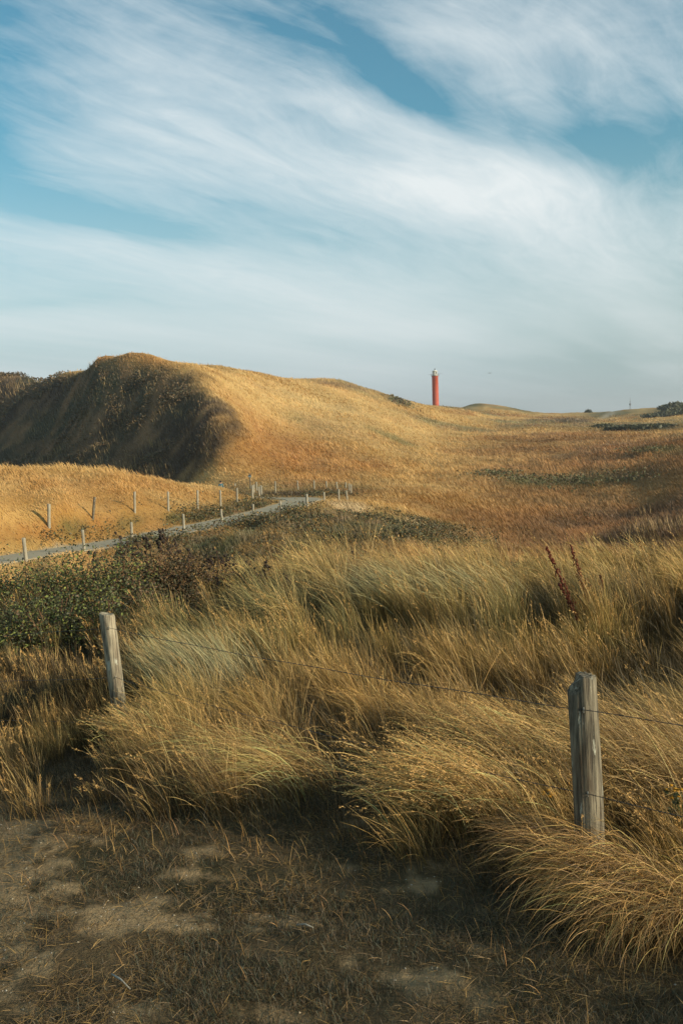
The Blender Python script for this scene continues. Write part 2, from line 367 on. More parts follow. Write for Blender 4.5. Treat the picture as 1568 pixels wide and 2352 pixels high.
def make_mat(name, build):
    m = bpy.data.materials.new(name); m.use_nodes = True; T = NT(m.node_tree); T.n.clear()
    o = T.new('ShaderNodeOutputMaterial'); build(T, o); return m
def principled(T, o, base, rough=.9, spec=.2, normal=None, metal=0):
    p = T.new('ShaderNodeBsdfPrincipled'); T.put(p.inputs['Base Color'], base); T.put(p.inputs['Roughness'], rough)
    p.inputs['Specular IOR Level'].default_value = spec; p.inputs['Metallic'].default_value = metal
    if normal is not None: T.l.new(normal, p.inputs['Normal'])
    T.l.new(p.outputs[0], o.inputs[0]); return p
def bump(T, h, dist, strength=1.0):
    b = T.new('ShaderNodeBump'); T.put(b.inputs['Height'], h); b.inputs['Distance'].default_value = dist; b.inputs['Strength'].default_value = strength; return b.outputs[0]
def _ground(T, o):
    a = T.new('ShaderNodeAttribute'); a.attribute_name = 'Col'; tc = T.new('ShaderNodeNewGeometry').outputs['Position']
    n = T.noise(tc, 55, 5, .7); n2 = T.noise(tc, 9, 5, .65)
    v = T.m('ADD', .55, T.m('ADD', T.m('MULTIPLY', n, .5), T.m('MULTIPLY', n2, .42)))
    col = T.mix(1.0, a.outputs[0], T.vec(v, v, v), 'MULTIPLY')
    h = T.m('ADD', T.m('MULTIPLY', n, .35), n2)
    principled(T, o, col, .95, .1, bump(T, h, .05))
M_GROUND = make_mat('dune ground', _ground)
def _blade(T, o):
    a = T.new('ShaderNodeAttribute'); a.attribute_name = 'Col'
    p = T.new('ShaderNodeBsdfPrincipled'); T.l.new(a.outputs[0], p.inputs['Base Color']); p.inputs['Roughness'].default_value = .55
    p.inputs['Specular IOR Level'].default_value = .35
    t = T.new('ShaderNodeBsdfTranslucent'); T.l.new(a.outputs[0], t.inputs[0])
    m = T.new('ShaderNodeMixShader'); m.inputs[0].default_value = .16
    T.l.new(p.outputs[0], m.inputs[1]); T.l.new(t.outputs[0], m.inputs[2]); T.l.new(m.outputs[0], o.inputs[0])
M_BLADE = make_mat('grass blades', _blade)

def tag(o, label=None, cat=None, group=None, kind=None):
    for k, v in (('label', label), ('category', cat), ('group', group), ('kind', kind)):
        if v: o[k] = v
    return o

azs = np.concatenate([np.linspace(-180, -60, 50, endpoint=False), np.linspace(-60, -24, 90, endpoint=False), np.linspace(-24, 24, 620, endpoint=False), np.linspace(24, 60, 90, endpoint=False), np.linspace(60, 180, 50, endpoint=False)])
rs = np.concatenate([np.geomspace(.4, 3, 50, endpoint=False), np.geomspace(3, 700, 470, endpoint=False), np.geomspace(700, 9000, 40)])
AA, RR = np.meshgrid(np.radians(azs), rs)
GX, GY = RR*np.sin(AA), RR*np.cos(AA)
GZ = height(GX, GY)
V = np.stack([GX.ravel(), GY.ravel(), GZ.ravel()], -1)
na, nr = len(azs), len(rs)
i = np.arange(nr-1)[:, None]*na; j = np.arange(na)[None]; j2 = (j+1) % na
F = np.stack([(i+j), (i+j2), (i+na+j2), (i+na+j)], -1).reshape(-1, 4)
V = np.concatenate([V, [[0, 0, 0]]])
cap = np.stack([np.full(na, len(V)-1), np.arange(na), (np.arange(na)+1) % na], -1)
loops = np.concatenate([F.ravel(), cap.ravel()]); nper = np.concatenate([np.full(len(F), 4), np.full(len(cap), 3)])
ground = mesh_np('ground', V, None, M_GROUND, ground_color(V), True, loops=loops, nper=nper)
tag(ground, kind='structure')

_LG = np.geomspace(1.5, 2500, 900)
def hit(u, v, rmin=1.5, rmax=2500):
    """ground point seen along a survey sight line"""
    a, q = azq(u, v); g = np.geomspace(rmin, rmax, 1500); a = R(float(a))
    z = height(g*math.sin(a), g*math.cos(a)); zz = CAM_Z+float(q)*g
    k = np.nonzero(zz < z)[0]; k = k[0] if len(k) else len(g)-1
    return np.array([g[k]*math.sin(a), g[k]*math.cos(a), z[k]])

# ------------------------------------------------------------------ cycle path
def strip(name, Cn, Z, half, mat, lift=-.02, thick=.04):
    T_ = np.gradient(Cn, axis=0); T_ /= np.linalg.norm(T_, axis=1)[:, None]; Nn = np.stack([-T_[:, 1], T_[:, 0]], -1)
    n = len(Cn); offs = [-half, -half*.98, 0, half*.98, half]; dz = [-thick, 0, .01, 0, -thick]
    V = np.concatenate([np.concatenate([Cn+Nn*o, (Z+lift+d)[:, None]], 1) for o, d in zip(offs, dz)])
    F = np.array([[k*n+i, k*n+i+1, (k+1)*n+i+1, (k+1)*n+i] for k in range(4) for i in range(n-1)])
    return mesh_np(name, V, F, mat, None, False)
def _asphalt(T, o):
    tc = T.new('ShaderNodeNewGeometry').outputs['Position']; n = T.noise(tc, 2.2, 5, .6); n2 = T.noise(tc, 60, 3, .6)
    col = T.mix(n, (.34, .295, .205, 1), (.44, .385, .27, 1)); col = T.mix(T.m('MULTIPLY', n2, .5), col, (.22, .20, .16, 1))
    principled(T, o, col, 1.0, .0)
M_PATH = make_mat('pale asphalt', _asphalt)
tag(strip('cycle_path', PATHC, PATHZ, HALF, M_PATH), kind='structure')
#--GRASS--
# ------------------------------------------------------------------ grass blades
def blades(base, L, w, lean, th0, th1, K, c0, c1, head=None, flat=1.1, r=rng):
    """curved tapering blades; lean = compass angle of the bend, th0/th1 = angle from vertical at root and tip"""
    n = len(base); L = np.broadcast_to(L, n); w = np.broadcast_to(w, n)
    d = np.stack([np.sin(lean), np.cos(lean), np.zeros(n)], -1); z = np.array([0, 0, 1.])
    side = np.stack([np.cos(lean), -np.sin(lean), np.zeros(n)], -1)
    ph = r.uniform(-flat, flat, n)
    pos = np.asarray(base, float).copy(); V = np.empty((n, 2*K+1, 3), np.float32); Cc = np.empty((n, 2*K+1, 3), np.float32)
    wob = r.normal(0, .07, (n, 2))
    for k in range(K+1):
        s = k/K; th = th0+(th1-th0)*s
        dirv = np.sin(th)[:, None]*d + np.cos(th)[:, None]*z + side*(wob[:, :1]*(1+s))
        nrm = np.cos(th)[:, None]*d - np.sin(th)[:, None]*z
        wv = np.cos(ph)[:, None]*side + np.sin(ph)[:, None]*nrm
        prof = (1-.55*s) if head is None else np.where(head, .8, 1-.55*s)
        if head is not None and s > .62: TIPS.append((pos[head].copy(), k))
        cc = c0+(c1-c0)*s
        if k < K:
            hw = (w*.5*prof)[:, None]*wv
            V[:, 2*k] = pos-hw; V[:, 2*k+1] = pos+hw; Cc[:, 2*k] = cc; Cc[:, 2*k+1] = cc
            pos = pos + dirv*(L/K)[:, None]
        else:
            V[:, 2*K] = pos; Cc[:, 2*K] = cc
    m = 2*K+1; b = (np.arange(n)*m)[:, None]
    q = np.concatenate([np.array([2*k, 2*k+1, 2*k+3, 2*k+2]) for k in range(K-1)] + [np.array([2*K-2, 2*K-1, 2*K])])
    loops = (b+q[None]).ravel(); nper = np.tile(np.array([4]*(K-1)+[3], np.int32), n)
    return V.reshape(-1, 3), loops.astype(np.int32), nper, Cc.reshape(-1, 3)
TIPS = []; OFS = [0, 0]
class Bunch:
    def __init__(s): s.V = []; s.l = []; s.n = []; s.c = []; s.k = 0
    def add(s, *a, **kw):
        TIPS.clear(); V, l, n, c = blades(*a, **kw); s.V.append(V); s.l.append(l+s.k); s.n.append(n); s.c.append(c); s.k += len(V)
        if len(TIPS) > 1 and len(TIPS[0][0]):        # feathery seed heads: small spikelets along the last stretch of the stalk
            T_ = np.stack([t[0] for t in TIPS], 1); m, q = T_.shape[:2]; rr = np.hypot(T_[:, 0, 0]+OFS[0], T_[:, 0, 1]+OFS[1]); S_ = 20
            f = rng.uniform(0, 1, (m, S_))*(q-1-1e-6); i0 = f.astype(int); fr = (f-i0)[..., None]; ii = np.arange(m)[:, None]
            A = T_[ii, i0]*(1-fr)+T_[ii, i0+1]*fr; D = T_[ii, i0+1]-T_[ii, i0]; D /= np.linalg.norm(D, axis=-1, keepdims=True)+1e-9
            N_ = rng.normal(0, 1, D.shape); sc = np.maximum(.011, .0018*rr)[:, None, None]*rng.uniform(.6, 1.2, f.shape)[..., None]
            dirn = D+N_*.35; sd_ = np.cross(dirn, rng.normal(0, 1, D.shape)); sd_ /= np.linalg.norm(sd_, axis=-1, keepdims=True)+1e-9
            A = A+N_*.0018
            VV = np.stack([A, A+dirn*sc*.5+sd_*sc*.17, A+dirn*sc, A+dirn*sc*.5-sd_*sc*.17], 2).reshape(-1, 3)
            FF = np.arange(m*S_)[:, None]*4+np.array([0, 1, 2, 3]); cl = PALE*C(1.0, .88, .72); s.raw(VV, FF, cl*np.repeat(rng.uniform(.7, 1.15, (m*S_, 1)), 4, 0))
    def raw(s, V, F, c):
        s.V.append(np.asarray(V, np.float32)); s.l.append(np.asarray(F, np.int32).ravel()+s.k)
        s.n.append(np.full(len(F), np.asarray(F).shape[1], np.int32)); s.c.append(np.broadcast_to(c, (len(V), 3)).astype(np.float32)); s.k += len(V)
    def build(s, name, mat=None, link=True):
        return mesh_np(name, np.concatenate(s.V), None, mat or M_BLADE, np.concatenate(s.c), False, link, np.concatenate(s.l), np.concatenate(s.n))
def wedge(n, r0, r1, a0, a1, p=1.0, r=rng):
    """points on the ground between two distances and bearings; density falls off as 1/r^p"""
    t = r.uniform(0, 1, n); e = 2-p
    rr = np.exp(np.log(r0)+(np.log(r1)-np.log(r0))*t) if abs(e) < 1e-6 else (r0**e+(r1**e-r0**e)*t)**(1/e)
    a = np.radians(r.uniform(a0, a1, n)); x, y = rr*np.sin(a), rr*np.cos(a)
    return np.stack([x, y, np.zeros(n)], -1)
def drop(P, dz=-.01):
    P = P.copy(); P[:, 2] = height(P[:, 0], P[:, 1])+dz; return P
WIND = R(-84)                       # blades lean to the left, slightly away
def bound(u): return np.interp(u, [-600,-100,0,150,300,500,700,900,1100,1250,1568,2000,2600], [1760,1800,1825,1845,1860,1905,1910,1930,1990,2060,2190,2300,2500])
def jit(c, n, s=.16, r=rng): return c*(1+r.normal(0, s, (n, 1)))*(1+r.normal(0, .05, (n, 3)))

def tall_style(P):
    """height, lean, droop and colour of the tall grass at ground points near the fence"""
    x, y = P[:, 0], P[:, 1]; u, v = survey(P); n = len(P)
    n1 = fbm(x/1.4, y/1.4, 81, 3); n2 = fbm(x/.5, y/.5, 83, 3); n3 = fbm(x/3., y/3., 87, 2)
    Lh = np.interp(v, [1330, 1420, 1550, 1700, 1850, 2000, 2200], [.80, .74, .58, .46, .38, .34, .32])*(1+n1*.9)
    Lh = Lh*(1-.35*sstep(420, 250, u)*sstep(1450, 1600, v))
    lean = WIND + n1*1.3 + n3*.8
    th1 = np.clip(np.interp(v, [1330, 1450, 1600, 1900], [1.55, 1.25, 1.1, 1.2]) + n3*1.6, .5, 2.2)
    th1 = th1*(1-.45*sstep(430, 250, u))
    c = lerp(np.tile(STRAW*.62, (n, 1)), BROWN*1.25, np.clip(.45+n1*2.2, 0, 1))
    c = lerp(c, STRAW, np.clip(n2*2+.15, 0, 1))
    g = np.clip(blob(u, v, 430, 1590, 150, 90)*1.3 + blob(u, v, 720, 1480, 260, 70)*.8 + blob(u, v, 1180, 1490, 90, 60)*.9 + blob(u, v, 1390, 1480, 90, 60)*.6 + blob(u, v, 560, 1400, 60, 40), 0, 1)
    c = lerp(c, lerp(np.tile(MARRAM, (n, 1)), PALE*.9, np.clip(.3+n2*2.5, 0, 1)), g*.85)
    p = np.clip(sstep(1430, 1360, v)*.9*sstep(480, 620, u) + blob(u, v, 980, 1450, 240, 50)*.7 + blob(u, v, 1490, 1700, 200, 90)*.8, 0, 1)
    c = lerp(c, PALE*.95, p*np.clip(.6+n2*1.5, 0, 1))
    k = np.clip(blob(u, v, 950, 1700, 330, 70)*1.1 + blob(u, v, 620, 1840, 130, 80)*.8, 0, 1); c = lerp(c, STRAW*C(1.02, .93, .8), k*.75)
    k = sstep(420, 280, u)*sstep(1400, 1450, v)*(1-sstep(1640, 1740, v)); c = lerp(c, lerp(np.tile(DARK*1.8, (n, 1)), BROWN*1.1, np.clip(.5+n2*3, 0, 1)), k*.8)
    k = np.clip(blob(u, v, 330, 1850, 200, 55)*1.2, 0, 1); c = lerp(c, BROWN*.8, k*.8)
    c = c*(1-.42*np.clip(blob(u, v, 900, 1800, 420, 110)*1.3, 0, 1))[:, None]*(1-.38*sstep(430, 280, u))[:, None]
    return u, v, Lh, lean, th1, c*C(.86, .95, .92)
def clumps(B, P, per, rad, thin=1.0):
    n = len(P)
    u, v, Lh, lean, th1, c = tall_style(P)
    hs = rng.uniform(.65, 1.15, n); cj = rng.normal(1, .30, (n, 1)); lj = rng.normal(0, .22, n); tj = rng.normal(0, .22, n)
    cnt = rng.integers(int(per*.5), int(per*1.5), n); idx = np.repeat(np.arange(n), cnt); m = len(idx)
    a = rng.uniform(0, 2*np.pi, m); q = np.sqrt(rng.uniform(0, 1, m))*rad*(.6+.8*hs[idx])
    Q = P[idx].copy(); Q[:, 0] += np.cos(a)*q; Q[:, 1] += np.sin(a)*q
    Q = drop(Q); r = np.hypot(Q[:, 0], Q[:, 1])
    L = Lh[idx]*hs[idx]*rng.uniform(.45, 1.1, m)
    wl = lean[idx]+lj[idx]+rng.normal(0, .35, m); rad_ = rng.uniform(.1, 1.1, m)
    ln = np.arctan2(np.sin(wl)+rad_*np.cos(a), np.cos(wl)+rad_*np.sin(a))
    t0 = np.clip(.08+.15*th1[idx]+rng.normal(0, .14, m), 0, 1.2); t1 = np.clip((th1[idx]+tj[idx])*np.where(rng.uniform(0, 1, m) < .45, .55, 1.05)+rng.normal(0, .30, m), .1, 2.3)
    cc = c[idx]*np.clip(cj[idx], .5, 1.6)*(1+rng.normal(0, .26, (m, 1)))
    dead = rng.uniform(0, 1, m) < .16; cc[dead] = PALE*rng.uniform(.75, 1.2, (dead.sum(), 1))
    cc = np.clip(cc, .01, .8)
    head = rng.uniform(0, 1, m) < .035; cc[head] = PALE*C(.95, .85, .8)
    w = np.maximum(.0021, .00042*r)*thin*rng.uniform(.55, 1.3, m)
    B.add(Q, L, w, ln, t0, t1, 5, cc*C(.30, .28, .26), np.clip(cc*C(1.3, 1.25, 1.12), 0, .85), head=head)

B = Bunch()
P = wedge(3500, 3.0, 17.5, -27, 32, p=1.15)
P = P[:, :]; P = drop(P); u, v = survey(P)
keep = (v < bound(u)+rng.normal(0, 40, len(P)) - 18)
P = P[keep]
x, y = P[:, 0], P[:, 1]
keep = rng.uniform(0, 1, len(P)) < np.clip(.5+fbm(x/.75, y/.75, 91, 3)*4.8, .04, 1)
P = P[keep]; u, v = survey(P)
P = P[~((u < 470) & (v < 1440))]
clumps(B, P, 118, .075)
P = drop(np.stack([rng.uniform(3.3, 7.2, 260), rng.uniform(-.8, 2.7, 260), np.zeros(260)], -1)); clumps(B, P, 90, .12)  # marram on the added unseen hummock, lengthening its shadow over the foreground
tag(B.build('marram_grass'), kind='stuff')

# fine undergrowth between the clumps
B = Bunch()
P = drop(wedge(110000, 2.9, 17, -26, 32, p=1.25)); u, v = survey(P)
P = P[v < bound(u)+rng.normal(0, 28, len(P))+10]; u, v, Lh, lean, th1, c = tall_style(P); n = len(P); r = np.hypot(P[:, 0], P[:, 1])
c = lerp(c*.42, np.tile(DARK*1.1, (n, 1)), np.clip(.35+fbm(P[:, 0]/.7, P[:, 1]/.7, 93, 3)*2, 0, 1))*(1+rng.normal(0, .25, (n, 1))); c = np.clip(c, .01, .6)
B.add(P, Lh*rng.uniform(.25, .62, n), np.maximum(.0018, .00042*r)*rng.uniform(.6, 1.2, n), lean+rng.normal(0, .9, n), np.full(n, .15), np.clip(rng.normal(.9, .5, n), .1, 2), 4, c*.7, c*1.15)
tag(B.build('undergrowth_grass'), kind='stuff')

# trodden turf: litter and short blades
B = Bunch()
P = drop(wedge(500000, 2.2, 7.0, -27, 27, p=1.1), -.002); u, v = survey(P)
sd_ = sandiness(P); n1 = fbm(P[:, 0]/.3, P[:, 1]/.3, 95, 4)
P0 = P[(v > bound(u)-130) & (rng.uniform(0, 1, len(P)) > sd_*.66) & (rng.uniform(0, 1, len(P)) < np.clip(.62+n1*2.4, .10, 1))]
n = len(P0); x, y = P0[:, 0], P0[:, 1]; gr = np.clip(fbm(x/.45, y/.45, 97, 4)*4.5+.42, 0, 1)*.95
up = rng.uniform(0, 1, n) < gr*.7+.12
c = np.where(up[:, None], lerp(np.tile(C(.07, .085, .045), (n, 1)), BROWN*.9, rng.uniform(0, 1, n)), lerp(np.tile(BROWN, (n, 1)), STRAW*.95, rng.uniform(0, 1, n)**1.7))
c = np.clip(c*C(.80, .87, .98)*(1+rng.normal(0, .3, (n, 1))), .01, .6)
t0 = np.where(up, rng.uniform(.1, .8, n), rng.uniform(1.0, 1.5, n)); t1 = np.where(up, t0+rng.uniform(.1, .9, n), rng.uniform(1.3, 1.75, n))
B.add(P0, np.where(up, rng.uniform(.012, .05, n), rng.uniform(.02, .075, n)), rng.uniform(.0011, .0024, n), rng.uniform(-np.pi, np.pi, n), t0, t1, 3, c*.8, c)
# sparse taller wisps over the turf edge
P1 = drop(wedge(11000, 2.6, 5.4, -28, 30, p=1.0)); u, v = survey(P1)
pr = np.exp(-np.clip(v-bound(u), 0, None)/70.)*.8+.03; P1 = P1[(v > bound(u)-40) & (rng.uniform(0, 1, len(P1)) < pr)]; n = len(P1)
c = jit(lerp(np.tile(BROWN, (n, 1)), STRAW, rng.uniform(0, 1, n)), n)
B.add(P1, rng.uniform(.04, .13, n), rng.uniform(.0016, .003, n), WIND+rng.normal(0, 1.0, n), rng.uniform(0, .5, n), rng.uniform(.4, 1.7, n), 4, np.clip(c*.7, .01, .6), np.clip(c, .01, .6))
tag(B.build('turf_and_litter'), kind='stuff')

# grass over the far dunes, coarser with distance
def far_field(n, r0, r1, a0, a1):
    P = drop(wedge(n, r0, r1, a0, a1, p=2.0)); x, y = P[:, 0], P[:, 1]; r = np.hypot(x, y); s = 1.02
    q = lambda X, Y, Z: (Z-CAM_Z)/np.hypot(X, Y)
    face = (q(x*s, y*s, height(x*s, y*s))-q(x, y, P[:, 2]))/(s-1)
    w_ = np.clip(face/.10, .06, 1.0)
    d, _ = path_dist(x, y)
    k = (rng.uniform(0, 1, n) < w_) & (d > HALF+.1+rng.uniform(0, .5, n))
    return P[k]
B = Bunch()
P = far_field(950000, 15, 520, -25, 25); x, y = P[:, 0], P[:, 1]; r = np.hypot(x, y); n = len(P)
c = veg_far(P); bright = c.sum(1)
bare = (np.abs(c/SAND - (c/SAND).mean(1)[:, None]).sum(1) < .35) & (bright > .8)
P = P[~bare]; c = c[~bare]; x, y, r = x[~bare], y[~bare], r[~bare]; n = len(P); u, v = survey(P)
tuft = fbm(x/(1.2+r*.012), y/(2.0+r*.02), 101, 3)
L = np.clip(.30+r*.0012, .3, .62)*rng.uniform(.5, 1.3, n)*(1+tuft*1.1)
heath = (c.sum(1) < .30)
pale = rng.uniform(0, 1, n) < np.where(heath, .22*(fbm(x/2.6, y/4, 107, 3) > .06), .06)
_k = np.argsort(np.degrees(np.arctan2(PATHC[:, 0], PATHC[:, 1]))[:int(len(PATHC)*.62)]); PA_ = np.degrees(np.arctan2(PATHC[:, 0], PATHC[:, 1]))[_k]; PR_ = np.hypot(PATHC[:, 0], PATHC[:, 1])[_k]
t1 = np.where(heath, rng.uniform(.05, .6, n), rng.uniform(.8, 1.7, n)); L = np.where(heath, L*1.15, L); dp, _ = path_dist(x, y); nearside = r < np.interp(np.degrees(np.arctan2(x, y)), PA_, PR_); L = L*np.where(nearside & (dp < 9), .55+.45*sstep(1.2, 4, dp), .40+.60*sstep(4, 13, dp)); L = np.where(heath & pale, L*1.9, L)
c = c*(1+tuft[:, None]*.7)*(1+rng.normal(0, .09, (n, 1)))
c[pale] = lerp(c[pale], PALE*.8, np.where(heath[pale], .6, .5)); c = np.clip(c, .008, .7)
ln = WIND+fbm(x/25, y/25, 103, 2)*1.2+rng.normal(0, .45, n)
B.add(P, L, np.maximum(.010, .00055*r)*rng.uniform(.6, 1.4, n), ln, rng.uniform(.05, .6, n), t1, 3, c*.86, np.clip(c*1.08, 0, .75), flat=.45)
tag(B.build('dune_grass'), kind='stuff')
#--OBJECTS--
# ------------------------------------------------------------------ builders
def link(o, parent=None):
    scene.collection.objects.link(o)
    if parent is not None: o.parent = parent
    return o
def empty(name, loc, label, cat, group=None, rz=0):
    o = bpy.data.objects.new(name, None); o.location = loc; o.rotation_euler = (0, 0, rz); o.empty_display_size = .2
    scene.collection.objects.link(o); return tag(o, label, cat, group)
class MB:
    """collects simple shapes into one mesh"""
    def __init__(s): s.V = []; s.F = []
    def grid(s, rings, close=True, cap=True):
        b = len(s.V); n = len(rings[0])
        for q in rings: s.V += [tuple(p) for p in q]
        for k in range(len(rings)-1):
            for j in range(n if close else n-1):
                j2 = (j+1) % n; s.F.append((b+k*n+j, b+k*n+j2, b+(k+1)*n+j2, b+(k+1)*n+j))
        if cap:
            s.F.append(tuple(b+j for j in range(n))[::-1]); s.F.append(tuple(b+(len(rings)-1)*n+j for j in range(n)))
        return s
    def tube(s, pts, rad, n=6):
        pts = [Vector(p) for p in pts]; rings = []
        rad = [rad]*len(pts) if not hasattr(rad, '__len__') else rad
        for i, p in enumerate(pts):
            t = (pts[min(i+1, len(pts)-1)]-pts[max(i-1, 0)]).normalized()
            x = t.orthogonal().normalized() if abs(t.z) > .99 else t.cross(Vector((0, 0, 1))).normalized(); y = t.cross(x)
            rings.append([p+(x*math.cos(a)+y*math.sin(a))*rad[i] for a in [2*math.pi*k/n for k in range(n)]])
        return s.grid(rings)
    def lathe(s, prof, n=24, c=(0, 0, 0)):
        return s.grid([[(c[0]+r*math.cos(2*math.pi*k/n), c[1]+r*math.sin(2*math.pi*k/n), c[2]+z) for k in range(n)] for r, z in prof])
    def box(s, c, h, rz=0):
        q = Matrix.Rotation(rz, 3, 'Z'); c = Vector(c)
        P = [c+q@Vector((sx*h[0], sy*h[1], sz*h[2])) for sz in (-1, 1) for sx, sy in ((-1, -1), (1, -1), (1, 1), (-1, 1))]
        return s.grid([P[:4], P[4:]])
    def build(s, name, mat, parent=None, smooth=True):
        me = bpy.data.meshes.new(name); me.from_pydata(s.V, [], s.F); me.materials.append(mat)
        if smooth:
            me.polygons.foreach_set('use_smooth', [len(f) < 5 for f in s.F])
        me.update(); return link(bpy.data.objects.new(name, me), parent)
def simple(name, base, var=None, scale=8, rough=.8, spec=.2, metal=0, stretch=None, bmp=0):
    def f(T, o):
        tc = T.new('ShaderNodeTexCoord').outputs['Object']
        if stretch:
            mp = T.new('ShaderNodeMapping'); T.l.new(tc, mp.inputs[0]); mp.inputs['Scale'].default_value = stretch; tc = mp.outputs[0]
        n = T.noise(tc, scale, 5, .6)
        col = T.mix(T.ramp(n, .3, .7), (*base, 1), (*(var or [c*.7 for c in base]), 1))
        principled(T, o, col, rough, spec, bump(T, n, bmp) if bmp else None, metal)
    return make_mat(name, f)
def _wood(T, o, g=1.0):
    tc = T.new('ShaderNodeTexCoord').outputs['Object']
    inf = T.new('ShaderNodeObjectInfo').outputs['Random']
    mp = T.new('ShaderNodeMapping'); T.l.new(tc, mp.inputs[0]); mp.inputs['Scale'].default_value = (1, 1, .07); T.put(mp.inputs['Location'], T.vec(T.m('MULTIPLY', inf, 9), 0, 0))
    grain = T.noise(mp.outputs[0], 75, 6, .65); crack = T.noise(mp.outputs[0], 28, 3, .5)
    mp2 = T.new('ShaderNodeMapping'); T.l.new(tc, mp2.inputs[0]); mp2.inputs['Scale'].default_value = (1, 1, .3); T.put(mp2.inputs['Location'], T.vec(0, T.m('MULTIPLY', inf, 5), 0))
    lich = T.noise(mp2.outputs[0], 26, 5, .6); stain = T.noise(mp2.outputs[0], 8, 3, .5)
    c = T.mix(T.ramp(grain, .32, .7), (.055*g, .047*g, .034*g, 1), (.27*g, .23*g, .155*g, 1))
    c = T.mix(T.m('MULTIPLY', T.ramp(stain, .45, .68), .6), c, (.12, .075, .04, 1))
    c = T.mix(T.m('MULTIPLY', T.ramp(lich, .60, .68), .8), c, (.50, .49, .38, 1))
    c = T.mix(T.m('MULTIPLY', T.ramp(crack, .36, .30), .8), c, (.03, .026, .02, 1))
    principled(T, o, c, .85, .2, bump(T, T.m('ADD', grain, T.ramp(crack, .30, .38)), .006))
M_WOOD = make_mat('weathered timber', _wood); M_WOODL = make_mat('pale weathered timber', lambda T, o: _wood(T, o, 1.75))
def _paler(T, o):
    tc = T.new('ShaderNodeTexCoord').outputs['Object']; mp = T.new('ShaderNodeMapping'); T.l.new(tc, mp.inputs[0]); mp.inputs['Scale'].default_value = (1, 1, .1); n = T.noise(mp.outputs[0], 30, 4, .6)
    principled(T, o, T.mix(T.ramp(n, .3, .7), (.20, .175, .125, 1), (.42, .37, .27, 1)), .85, .2)
M_PALEWOOD = make_mat('sun bleached timber', _paler)
M_WIRE = simple('dull fence wire', (.06, .065, .07), rough=.5, spec=.5, metal=.4)
M_RED = simple('faded red paint', (.50, .095, .045), (.42, .08, .04), .6, .6, .3)
M_WHITE = simple('lantern paint', (.66, .66, .58), (.50, .50, .42), 1.5, .6, .3)
M_RUST = simple('gallery steel', (.30, .27, .22), (.20, .13, .08), 2, .7)
M_GLASS = simple('lantern glass', (.03, .035, .04), rough=.15, spec=.6)
M_DARKM = simple('dark painted metal', (.05, .06, .07), rough=.5)
M_STEM = simple('dried stems', (.16, .085, .04), (.09, .05, .03), 20)
M_SEED = simple('dark seed heads', (.030, .022, .018), (.06, .04, .028), 60)
M_DOCK = simple('rust red seed clusters', (.16, .035, .015), (.08, .022, .014), 40)

# ------------------------------------------------------------------ posts
def post_mesh(axis, Rr, rough=.05, n=10, rings=6, seed=0, notch=0, slant=0., bevel=.12, flare=0.):
    rd = random.Random(seed); axis = Vector(axis); H = axis.length; a = axis.normalized()
    x = Vector((1, 0, 0)); x = (x-a*x.dot(a)).normalized(); y = a.cross(x); R_ = []
    ph = [rd.uniform(0, 6.28) for _ in range(4)]
    for k in range(rings+1):
        s = k/rings; t = -.35/H + (1+.35/H)*s; ring = []
        for j in range(n):
            th = 2*math.pi*j/n; rr = Rr*(1+flare*(1-s))*(1+rough*math.sin(3*th+ph[0]+s*2)+rough*.7*math.sin(5*th+ph[1])+rough*.5*math.sin(9*s+ph[2]+th))
            if n > 20: rr -= Rr*.09*math.exp(-((((th+ph[3]*0-4.35+math.sin(s*7)*.05)+math.pi) % (2*math.pi)-math.pi)/.10)**2)*min(1, s*3)
            z = t*H
            if k == rings:
                z += slant*math.cos(th)*Rr
                if notch and math.cos(th-math.pi*1.02) > .28: z -= notch*(1+.15*math.sin(7*th))
                if n > 20: z += rd.uniform(-.004, .006)
            elif notch and k >= rings-2 and math.cos(th-math.pi*1.02) > .28: z = min(z, H-notch*1.1-.004*(rings-k))
            ring.append(a*z+(x*math.cos(th)+y*math.sin(th))*rr)
        R_.append(ring)
    top = R_[-1]; cen = a*(H)
    R_.append([p+(cen-p)*bevel+a*(.012 if not notch else .002) for p in top])
    return MB().grid(R_)
def post_from(u0, v0, u1, v1, rmin, rmax=300):
    b = hit(u1, v1, rmin, rmax); d = ray(u0, v0); k = math.hypot(b[0], b[1])/math.hypot(d[0], d[1])
    t = np.array([d[0]*k, d[1]*k, CAM_Z+d[2]*k]); return b, t
